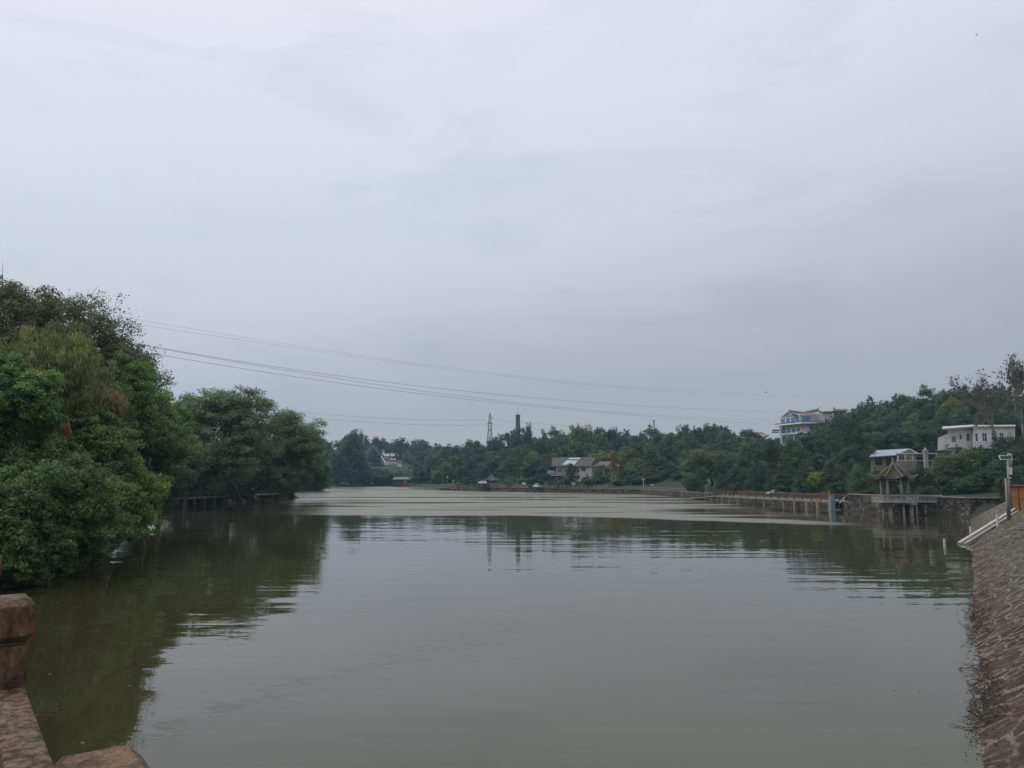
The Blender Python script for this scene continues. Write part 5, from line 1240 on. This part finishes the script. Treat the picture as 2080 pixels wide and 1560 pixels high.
BW(MB().tube([(q.x, 138, zt + .445), (q.x, 138, zt + .95)], [.42, .03], 4), 'cap', GST, gp)

# ---------------------------------------------------------------- white villa
VY = 152
V1 = px_thing('villa', 1960, 916, VY, 'white villa with flat overhanging roof on the right hillside', 'villa')
BW(pp(MB(), rect(1925, 871, 1977, 930), VY, 8), 'left_wing', WHITED, V1)
BW(pp(MB(), [(1905, 930), (1905, 889.5), (1925.3, 880.5), (1925.3, 930)], VY + .4, 7), 'lean_to', WHITED, V1)
BW(pp(MB(), rect(1976.5, 866.6, 2062, 930), VY - 1.4, 8), 'right_wing', WHITED, V1)
BW(slab(MB(), [(1913, 870.2, VY - 1.6), (1976.3, 865.4, VY - 1.6), (1978, 862.5, VY + 8), (1915, 866.5, VY + 8)], .28), 'roof', mat('roof_slab', (.52, .50, .47), .8, .15), V1)
BW(slab(MB(), [(1976.3, 865.6, VY - 1.9), (2063, 864.8, VY - 1.9), (2063, 863, VY + 7), (1977, 863.6, VY + 7)], .26), 'roof', mat('roof_slab', (.52, .50, .47), .8, .15), V1)
for x0, y0, x1, y1, nv, nh, off in ((1932.5, 886.5, 1941.5, 898, 1, 2, 0), (1948.5, 883.5, 1953.5, 892.5, 0, 0, 0), (1962.5, 882.3, 1969, 895.5, 0, 1, 0), (1980.5, 880.5, 1986, 896, 0, 1, -1.4), (1994.5, 879.8, 2004.5, 896, 1, 1, -1.4), (2013.5, 879.5, 2022, 893, 1, 1, -1.4), (2030, 879.5, 2038, 893, 1, 1, -1.4)):
    win(V1, x0, y0, x1, y1, VY + off, nv=nv, nh=nh, glass=GLASS if off == 0 else mat('teal_glass', (.03, .09, .10), .1, .3, 1))
q0 = PY(1930, 897, VY); mb = MB(); za = PY(1930, 899.5, VY - 1).z
A0 = PY(1930, 899, VY - 1.1); A1 = PY(1958, 899, VY - 1.1); mb.b2(A0.x, A1.x, VY - 1.16, VY - 1.04, A0.z, A0.z + .09)
for i in range(9): x = A0.x + (A1.x - A0.x) * i / 8; mb.tube([(x, VY - 1.1, A0.z - .8), (x, VY - 1.1, A0.z - .55), (x, VY - 1.1, A0.z - .3), (x, VY - 1.1, A0.z)], [.05, .1, .05, .07], 6)
BW(mb, 'balustrade', WHITE, V1)
BW(MB().b2(A0.x - .1, A1.x + .1, VY - 1.2, VY - .003, A0.z - .95, A0.z - .8), 'balcony', WHITED, V1)
for x_ in (1923.2, 1927.8): q = PY(x_, 910.5, VY); BW(MB().b2(q.x - .2, q.x + .2, VY - .32, VY - .003, q.z, q.z + .75), 'air_conditioner', STEEL, V1)
BW(pp(MB(), rect(1900, 913.3, 1935, 916), VY - 3, 4), 'terrace_ledge', CONC, V1)
mb = MB(); A0 = PY(1978, 899, VY - 4); A1 = PY(2030, 899, VY - 4); mb.b2(A0.x, A1.x, VY - 4.06, VY - 3.96, A0.z, A0.z + .08).b2(A0.x, A1.x, VY - 4.05, VY - 3.97, A0.z - .5, A0.z - .43)
for i in range(18): x = A0.x + (A1.x - A0.x) * i / 17; mb.b2(x - .03, x + .03, VY - 4.04, VY - 3.98, A0.z - .9, A0.z)
BW(mb, 'railing', STEEL, V1); BW(MB().b2(A0.x - .2, A1.x + .2, VY - 4.2, VY - 1.403, A0.z - 1.15, A0.z - .9), 'terrace_floor', WHITED, V1)

# ---------------------------------------------------------------- things on the stone bank
s0 = W(1957, 1103.5); s1 = BP(2090, 1024)
st = thing('concrete_strip', tuple(s0), 'pale concrete kerb strip climbing the stone bank from the water', 'kerb strip')
PALEC = mat('pale_concrete', (.42, .41, .37), .85, .2, 1.5, .3)
d = (s1 - s0).normalized(); sidev = Vector((d.y, -d.x, 0)).normalized()
BW(MB().bar(s0 - d * .8 + Vector((0, 0, .1)), s1 + Vector((0, 0, .22)), .24, .34), 'kerb', PALEC, st)
BW(MB().bar(s0 - d * .8 + sidev * .42 + Vector((0, 0, .08)), s1 + sidev * .42 + Vector((0, 0, .20)), .16, .26), 'outer_kerb', CONC, st)
BW(MB().bar(s0 - d * .8 + sidev * .23 + Vector((0, 0, -.08)), s1 + sidev * .23 + Vector((0, 0, .04)), .26, .2), 'gutter', CONCW, st)
def gauge(px, y0, y1, Yd, label, zb=None):
    b = PY(px, y1, Yd); t = PY(px, y0, Yd); g = thing('gauge_post', (b.x, b.y, b.z), label, 'post', 'white posts by the kerb strip')
    BW(MB().box((b.x, b.y, (b.z + t.z) / 2 - .3), (.13, .10, t.z - b.z + .6)), 'board', WHITE, g); BW(MB().box((b.x, b.y, t.z + .012), (.15, .12, .02)), 'cap', STEEL, g); return g
gauge(1919, 1094.5, 1111, W(1919, 1111).y, 'short white gauge post standing alone in the water off the bank')
gauge(1972.5, 1069.5, 1095, BP(1973, 1096).y, 'white gauge post at the water end of the kerb strip')
gauge(2027, 1044, 1070.5, BP(2027, 1071).y, 'white gauge post halfway up the kerb strip')
mbp = BP(2047, 1060); my = mbp.y
ms_ = thing('solar_mast', tuple(mbp), 'twin pole monitoring mast with a tilted solar panel on the stone bank', 'mast')
def at(px, py): return PY(px, py, my)
BW(MB().tube([tuple(at(2051.5, 1060)), tuple(at(2046.5, 930))], [.09, .075], 10), 'main_pole', PALECOL, ms_, True)
BW(MB().tube([tuple(at(2047.5, 1060)), tuple(at(2042.5, 972))], [.075, .07], 10), 'side_pole', PALECOL, ms_, True)
BW(MB().box(at(2045, 972) + Vector((0, 0, 0)), (.34, .12, .07)), 'clamp', STEEL, ms_)
c_ = at(2043, 929.5); pn = BW(MB().box(tuple(c_), (1.05, .05, .42), rx=math.radians(-25)), 'solar_panel', WHITE, ms_)
BW(MB().box(tuple(c_ + Vector((0, -.035, .01))), (.92, .02, .30), rx=math.radians(-25)), 'cells', mat('solar_cells', (.05, .055, .08), .2, .2, 6), pn)
BW(MB().b2(at(2050, 949).x - .12, at(2050, 949).x + .16, my - .12, my + .1, at(2050, 964).z, at(2050, 949).z), 'control_box', WHITE, ms_)
BW(MB().tube([tuple(at(2053, 948)), tuple(at(2053, 934))], [.1, .1], 10), 'sensor', PALECOL, ms_, True)
BW(MB().b2(at(2047, 921).x, at(2054, 921).x, my - .05, my + .05, at(2050, 925).z, at(2050, 921).z), 'junction_box', WHITE, ms_)
BW(MB().tube([tuple(at(2043, 930)), tuple(at(2043, 908))], [.018, .012], 6), 'antenna', DSTEEL, ms_)
BW(MB().ball(tuple(at(2051.5, 971)), .09, 8), 'camera', WHITE, ms_, True)

# plank fence / brown railing at the right edge
PLK = mat('orange_brown_planks', (.21, .10, .042), .7, .35, 2.2, .4, streak=(4, 4, .5))
fY = my + 5
pf = px_thing('plank_fence', 2047, 1050, fY, 'tall orange brown plank fence at the right edge behind the solar mast', 'fence')
A = PY(2049, 984.5, fY); Bf = PY(2100, 986, fY - 3)
mb = MB(); nb = 34
for i in range(nb):
    a = A.lerp(Bf, i / nb); b = A.lerp(Bf, (i + .93) / nb); a.z = b.z = A.z - .12
    o_ = .015 * (i % 2); mb.plan([(a.x, a.y - o_), (b.x, b.y - o_), (b.x, b.y + .05 - o_), (a.x, a.y + .05 - o_)], A.z - 3.6, A.z - .12)
BW(mb, 'planks', PLK, pf)
BW(MB().bar((A.x - .1, A.y, A.z - .05), (Bf.x, Bf.y, A.z - .05), .22, .12), 'top_rail', PLK, pf)
BW(MB().bar((A.x, A.y - .09, A.z - .95), (Bf.x, Bf.y - .09, A.z - 1.35), .09, .12), 'handrail', PLK, pf)
BW(MB().bar((A.x, A.y - .09, A.z - .42), (Bf.x, Bf.y - .09, A.z - .42), .07, .10), 'rail', PLK, pf)
for t in (0, .33, .66): q = A.lerp(Bf, t); BW(MB().box((q.x, q.y - .1, A.z - 1.7), (.16, .12, 3.5)), 'post', PLK, pf)

# ---------------------------------------------------------------- shaded boardwalk under the left bank trees
a, b = W(300, 1034), W(569, 1016.5)
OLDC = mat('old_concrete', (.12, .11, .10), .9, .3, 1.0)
lb_ = thing('boardwalk', tuple(a), 'old grey boardwalk on posts in the shade under the left bank trees', 'boardwalk')
n = -seg_side(a, b) * 2.4
if n.x > 0: n = -n
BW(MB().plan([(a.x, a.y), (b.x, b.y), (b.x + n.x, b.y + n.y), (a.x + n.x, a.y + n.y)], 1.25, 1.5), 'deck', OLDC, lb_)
for j in range(15):
    q = a.lerp(b, j / 14); BW(MB().box((q.x, q.y, .0), (.2, .2, 2.5)), 'pile', OLDC, lb_)
for z_ in (2.5, 2.1): BW(MB().bar((a.x, a.y, z_), (b.x, b.y, z_), .09), 'rail', OLDC, lb_)
for j in range(22): q = a.lerp(b, j / 21); BW(MB().box((q.x, q.y, 2.0), (.12, .12, 1.05)), 'railing_post', OLDC, lb_)

# ---------------------------------------------------------------- foreground railing of imitation wood
RZ = 4.55
fb0 = PZ(118, 1560, RZ); fb1 = PZ(45, 1370, RZ); fu = (fb1 - fb0).normalized(); fnv = Vector((-fu.y, fu.x, 0)); fang = math.atan2(fu.y, fu.x)
WOODC = mat('imitation_wood', (.27, .21, .155), .85, .3, 9, .8, col2=(.085, .055, .045), bscale=60)
RAILM = mat('imitation_wood_rail', (.185, .130, .085), .9, .3, 34, 1.0, col2=(.040, .028, .020), bscale=60, streak=(1, 1, 1))
def postmat():
    m = mat('imitation_wood_post', (.19, .125, .075), .9, .3, 9, 1.0, col2=(.032, .020, .015), bscale=40, streak=(1.6, 1.6, .55))
    t = m.node_tree; b = t.nodes['Principled BSDF']; lk = b.inputs['Base Color'].links[0].from_socket
    no = t.nodes.new('ShaderNodeTexNoise'); no.inputs['Scale'].default_value = 7; no.inputs['Detail'].default_value = 5
    co = t.nodes.new('ShaderNodeTexCoord'); t.links.new(co.outputs['Object'], no.inputs[0])
    mr = t.nodes.new('ShaderNodeMapRange'); mr.inputs[1].default_value = .56; mr.inputs[2].default_value = .64; mr.inputs[4].default_value = .8; t.links.new(no.outputs[0], mr.inputs[0])
    mx = t.nodes.new('ShaderNodeMix'); mx.data_type = 'RGBA'; t.links.new(mr.outputs[0], mx.inputs[0]); t.links.new(lk, mx.inputs[6]); mx.inputs[7].default_value = (.22, .080, .035, 1)
    t.links.new(mx.outputs[2], b.inputs['Base Color']); return m
POSTW = postmat()
for m_, lo, hi in ((RAILM, .40, .60), (POSTW, .38, .62)):      # crisper grain plus a fine gritty layer
    t = m_.node_tree; rp_ = next(n for n in t.nodes if n.type == 'VALTORGB'); rp_.color_ramp.elements[0].position = lo; rp_.color_ramp.elements[1].position = hi
    b = t.nodes['Principled BSDF']; lk = b.inputs['Base Color'].links[0].from_socket; co = next(n for n in t.nodes if n.type == 'TEX_COORD')
    vo = t.nodes.new('ShaderNodeTexNoise'); vo.inputs['Scale'].default_value = 130; vo.inputs['Detail'].default_value = 6; vo.inputs['Roughness'].default_value = .8; t.links.new(co.outputs['Object'], vo.inputs[0])
    mr = t.nodes.new('ShaderNodeMapRange'); mr.inputs[1].default_value = .35; mr.inputs[2].default_value = .65; mr.inputs[3].default_value = .55; mr.inputs[4].default_value = 1.35; t.links.new(vo.outputs[0], mr.inputs[0])
    sc = t.nodes.new('ShaderNodeVectorMath'); sc.operation = 'SCALE'; t.links.new(lk, sc.inputs[0]); t.links.new(mr.outputs[0], sc.inputs[3]); t.links.new(sc.outputs[0], b.inputs['Base Color'])
fr = thing('railing', (fb0.x, fb0.y, 3.5), 'imitation wood concrete railing in the lower left foreground', 'railing', rz=fang)
# local frame: x along the fence, y to its left, z up (root at deck height 3.5)
def lbox(name, x0, x1, y0, y1, z0, z1, m, bw=.012, parent=fr, seg=3):
    o = MB().b2(x0, x1, y0, y1, z0 - 3.5, z1 - 3.5).build(name, m, parent); bevel(o, bw, seg); return o
spans = [-.785 + 1.80 * k for k in range(-2, 24)]
for k, x in enumerate(spans):     # x = far side of each post
    x0, x1 = x - .17, x
    p_ = lbox('post', x0 + .004, x1 - .004, .0, .105, 3.5, 4.675, POSTW, .012)
    lbox('post_cap', x0 - .006, x1 + .006, -.010, .112, 4.685, 4.815, POSTW, .020, p_, 1)
    lbox('cap_joint', x0 + .012, x1 - .012, .008, .098, 4.6755, 4.6845, DARKWOOD, .001, p_, 1)
    if k < len(spans) - 1:
        nx0, nx1 = x + .001, x + 1.80 - .171
        lbox('top_rail', nx0, nx1, .004, .098, 4.46, RZ, RAILM, .008)
        lbox('lower_rail', nx0, nx1, .02, .085, 3.72, 3.80, RAILM, .008)
        for j in range(5):
            xx = nx0 + (nx1 - nx0) * (j + .5) / 5; lbox('baluster', xx - .03, xx + .03, .03, .08, 3.801, 4.459, RAILM, .008)
dk = MB(); dk.b2(-6, 44, -.12, 4.2, -4.5, -.002)
dko = dk.build('walkway', CONCW, None); dko.location = (fb0.x, fb0.y, 3.5); dko.rotation_euler = (0, 0, fang); tag(dko, kind='structure')

# ---------------------------------------------------------------- pylon, chimney, wires
Yp = 430; b = PY(995, 905, Yp); t = PY(995, 839, Yp)
py_ = thing('pylon', (b.x, Yp, tz(b.x, Yp)), 'grey steel lattice power pylon on the central skyline', 'pylon')
H_ = t.z - b.z; mb = MB(); w0, w1 = 1.6, .35
def leg(k, z):
    s = (z - b.z) / H_; w_ = w0 + (w1 - w0) * s; return Vector((b.x + w_ * (1 if k in (0, 1) else -1), Yp + w_ * (1 if k in (1, 2) else -1), z))
nlev = 12
for k in range(4):
    mb.bar(leg(k, b.z - 8), leg(k, t.z - .8), .20)
    for i in range(nlev):
        za = b.z + (H_ - .8) * i / nlev; zb_ = b.z + (H_ - .8) * (i + 1) / nlev; j = (k + 1) % 4
        mb.bar(leg(k, za), leg(j, zb_), .12); mb.bar(leg(j, za), leg(k, zb_), .12); 
        if i % 3 == 0: mb.bar(leg(k, za), leg(j, za), .12)
BW(mb, 'lattice', DSTEEL, py_)
for yy, l_, r__ in ((859.5, 6.5, 6.0), (848, .5, 5.0)):
    z = PY(995, yy, Yp).z; cx = b.x; k = Yp / F; mb = MB(); mb.bar((cx - l_ * k, Yp, z), (cx + r__ * k, Yp, z), .24); 
    BW(mb, 'crossarm', DSTEEL, py_)
    for sx in ((-l_, r__) if l_ > 1 else (r__,)): BW(MB().bar((cx + sx * k, Yp, z), (cx + sx * k, Yp, z - 1.1), .16), 'insulator', DSTEEL, py_)
BW(MB().box((b.x, Yp, t.z - .3), (.9, .9, .5)), 'peak', DSTEEL, py_)
py2 = px_thing('pylon', 1328, 872, 470, 'small distant lattice mast peeping over the right central skyline', 'mast')
mb = MB(); tt = PY(1328, 853, 470); bb = PY(1328, 880, 470)
for sx in (-1, 1):
    for sy in (-1, 1): mb.bar((bb.x + sx * 1.0, 470 + sy * 1.0, bb.z), (tt.x + sx * .25, 470 + sy * .25, tt.z), .12)
for i in range(6): z = bb.z + (tt.z - bb.z) * i / 6; w_ = 1.0 - .75 * i / 6; mb.bar((bb.x - w_, 469.2, z), (bb.x + w_, 469.2, z + 1.2), .08); mb.bar((bb.x + w_, 469.2, z), (bb.x - w_, 469.2, z + 1.2), .08)
BW(mb, 'lattice', DSTEEL, py2); BW(MB().bar((tt.x - .8, 470, tt.z - .2), (tt.x + .8, 470, tt.z - .2), .3), 'crossarm', DSTEEL, py2)
Yc = 460; cb = PY(1051.6, 885, Yc); ct = PY(1052, 843, Yc)
cm_ = thing('chimney', (cb.x, Yc, cb.z - 8), 'tall square grey brick chimney with a lightning rod on the central skyline', 'chimney')
BRK = mat('grey_brick', (.115, .105, .11), .9, .2, 1.5, streak=(4, 4, .15))
BW(MB().tube([(cb.x, Yc, cb.z - 8), (ct.x, Yc, ct.z)], [1.45, 1.28], 12), 'shaft', BRK, cm_); BW(MB().tube([(ct.x, Yc, ct.z - .35), (ct.x, Yc, ct.z + .1)], [1.5, 1.5], 12), 'rim', DSTEEL, cm_)
BW(MB().tube([(ct.x, Yc, ct.z), (ct.x, Yc, PY(1052, 826, Yc).z)], [.14, .07], 6), 'lightning_rod', DSTEEL, cm_)
bp_ = px_thing('white_post', 1028, 903, 352, 'little white obelisk amid the trees left of the chimney', 'obelisk'); q = PY(1028, 904, 352); BW(MB().tube([tuple(q), (q.x, q.y, q.z + 1.0), (q.x, q.y, q.z + 2.4)], [.5, .28, .05], 4), 'shaft', WHITE, bp_); BW(MB().box((q.x, q.y, q.z - .3), (1.3, 1.3, .6)), 'base', WHITE, bp_)

def wire(pts, Ya, Yb, label, r=.03, group='overhead power lines'):
    xa, xb = pts[0][0], pts[-1][0]; out = []; n = 48
    xs = np.array([p[0] for p in pts], float); ys = np.array([p[1] for p in pts], float)
    co = np.polyfit(xs, ys, 2 if len(pts) < 6 else 3)
    for i in range(n + 1):
        px = xa + (xb - xa) * i / n; iv = (1 / Ya) + ((1 / Yb) - (1 / Ya)) * (px - xa) / (xb - xa)
        out.append(tuple(PY(px, float(np.polyval(co, px)), 1 / iv)))
    cu = MB().tube(out, [r * (1 + 0 * i) for i in range(n + 1)], 5, cap=True)
    c = Vector(out[0]); cu.v = [(x - c.x, y - c.y, z - c.z) for x, y, z in cu.v]
    o = cu.build('power_line', WIRE, None, loc=c); tag(o, label, 'cable', group); return o
wire([(200, 637), (258, 645), (420, 672), (640, 708), (860, 740), (1100, 770), (1400, 793), (1745, 803)], 70, 300, 'topmost faint power line of the long sweeping set', .008)
wire([(200, 649), (262, 655), (420, 679), (640, 713), (860, 744), (1100, 773), (1400, 796), (1745, 806)], 71, 300, 'second faint power line just below the topmost one', .009)
wire([(190, 682), (265, 694), (514, 740), (700, 764.5), (960, 795), (1101, 810), (1240, 821), (1340, 827), (1605, 837)], 62, 262, 'third power line, ending at the roof of the blue windowed building', .015)
wire([(190, 684), (265, 697), (514, 742.5), (700, 770.5), (900, 799), (978, 810), (1240, 837.5), (1340, 843.5), (1580, 853.5)], 62.5, 262, 'fourth power line, ending at the top storey of the blue windowed building', .015)
wire([(190, 697), (240, 704), (435, 740), (700, 779), (855, 800), (940, 810), (1080, 826), (1240, 839.5), (1340, 847), (1572, 862)], 60, 262, 'lowest power line of the long sweeping set, clear of the others at the left', .015)
wire([(560, 831), (640, 839), (700, 845), (840, 852), (989, 853)], 520, 430, 'upper distant wire running left from the pylon', .055, 'distant wires at the pylon')
wire([(590, 844), (640, 849.5), (700, 854), (800, 861), (989, 863.5)], 520, 430, 'lower distant wire running left from the pylon', .065, 'distant wires at the pylon')
wire([(1001, 852), (1050, 857), (1100, 861), (1180, 865)], 430, 500, 'upper distant wire running right from the pylon', .045, 'distant wires at the pylon')
wire([(1001, 862), (1030, 866), (1060, 869), (1120, 873)], 430, 480, 'lower distant wire running right from the pylon', .045, 'distant wires at the pylon')
def bird(px, py, Y, label, s=1.):
    q = PY(px, py, Y); b_ = thing('bird', tuple(q), label, 'bird')
    BW(MB().tube([(q.x - .28 * s, q.y, q.z), (q.x - .1 * s, q.y, q.z + .02), (q.x + .12 * s, q.y, q.z), (q.x + .3 * s, q.y, q.z - .02)], [.02, .09 * s, .08 * s, .02], 8), 'body', DSTEEL, b_, True)
    for sy in (-1, 1): o = MB().add([(q.x - .08 * s, q.y, q.z + .04), (q.x + .12 * s, q.y, q.z + .04), (q.x + .05 * s, q.y + sy * .55 * s, q.z + .22 * s), (q.x - .02, q.y + sy * .5 * s, q.z + .2 * s), (q.x - .08 * s, q.y, q.z + .02), (q.x + .12 * s, q.y, q.z + .02)], [(0, 1, 2, 3), (4, 3, 2, 5)]); BW(o, 'wing', DSTEEL, b_)
bird(1555, 797, 200, 'tiny dark bird flying above the blue windowed building', 1.1)
bird(1983, 71, 170, 'tiny dark bird high in the sky at the upper right', .8)

# ---------------------------------------------------------------- drifting leaves
rf_ = np.random.default_rng(9); pts_ = []
for px_, py_, n_, sp_ in ((215, 1380, 7, 2.2), (330, 1290, 6, 3.0), (450, 1250, 5, 4.), (190, 1210, 8, 2.5), (1940, 1330, 9, 1.2), (1900, 1250, 7, 2.), (1960, 1440, 8, .7), (900, 1300, 3, 6.), (160, 1450, 5, 1.2)):
    c_ = W(px_, py_)
    for _ in range(n_): pts_.append((c_.x + rf_.normal() * sp_, c_.y + rf_.normal() * sp_, .006))
pts_ = np.array(pts_); V = leaf_quads(pts_, np.tile([0, 0, 1.], (len(pts_), 1)) + rf_.normal(size=(len(pts_), 3)) * .08, .085, rf_, .6)
V[:, 2] = np.maximum(V[:, 2], .004)
o = link('floating_leaves', leaf_obj_mesh('floating_leaves', V, rf_.uniform(.3, .8, len(pts_)), rf_.uniform(0, 1, len(pts_)))); o.color = (.16, .13, .07, 1)
tag(o, 'scattered fallen leaves drifting on the near water', 'leaves', kind='stuff')
# ---------------------------------------------------------------- air
hm = bpy.data.materials.new('haze_air'); hm.use_nodes = True; t = hm.node_tree; t.nodes.clear()
ho = t.nodes.new('ShaderNodeOutputMaterial'); pv = t.nodes.new('ShaderNodeVolumePrincipled'); pv.inputs['Color'].default_value = (.50, .80, 1, 1); pv.inputs['Density'].default_value = .00022
t.links.new(pv.outputs[0], ho.inputs['Volume'])
hz_ = MB().b2(-900, 1000, -80, 1200, -4, 140).build('haze', hm); tag(hz_, kind='stuff')
print('trees', NT[0])
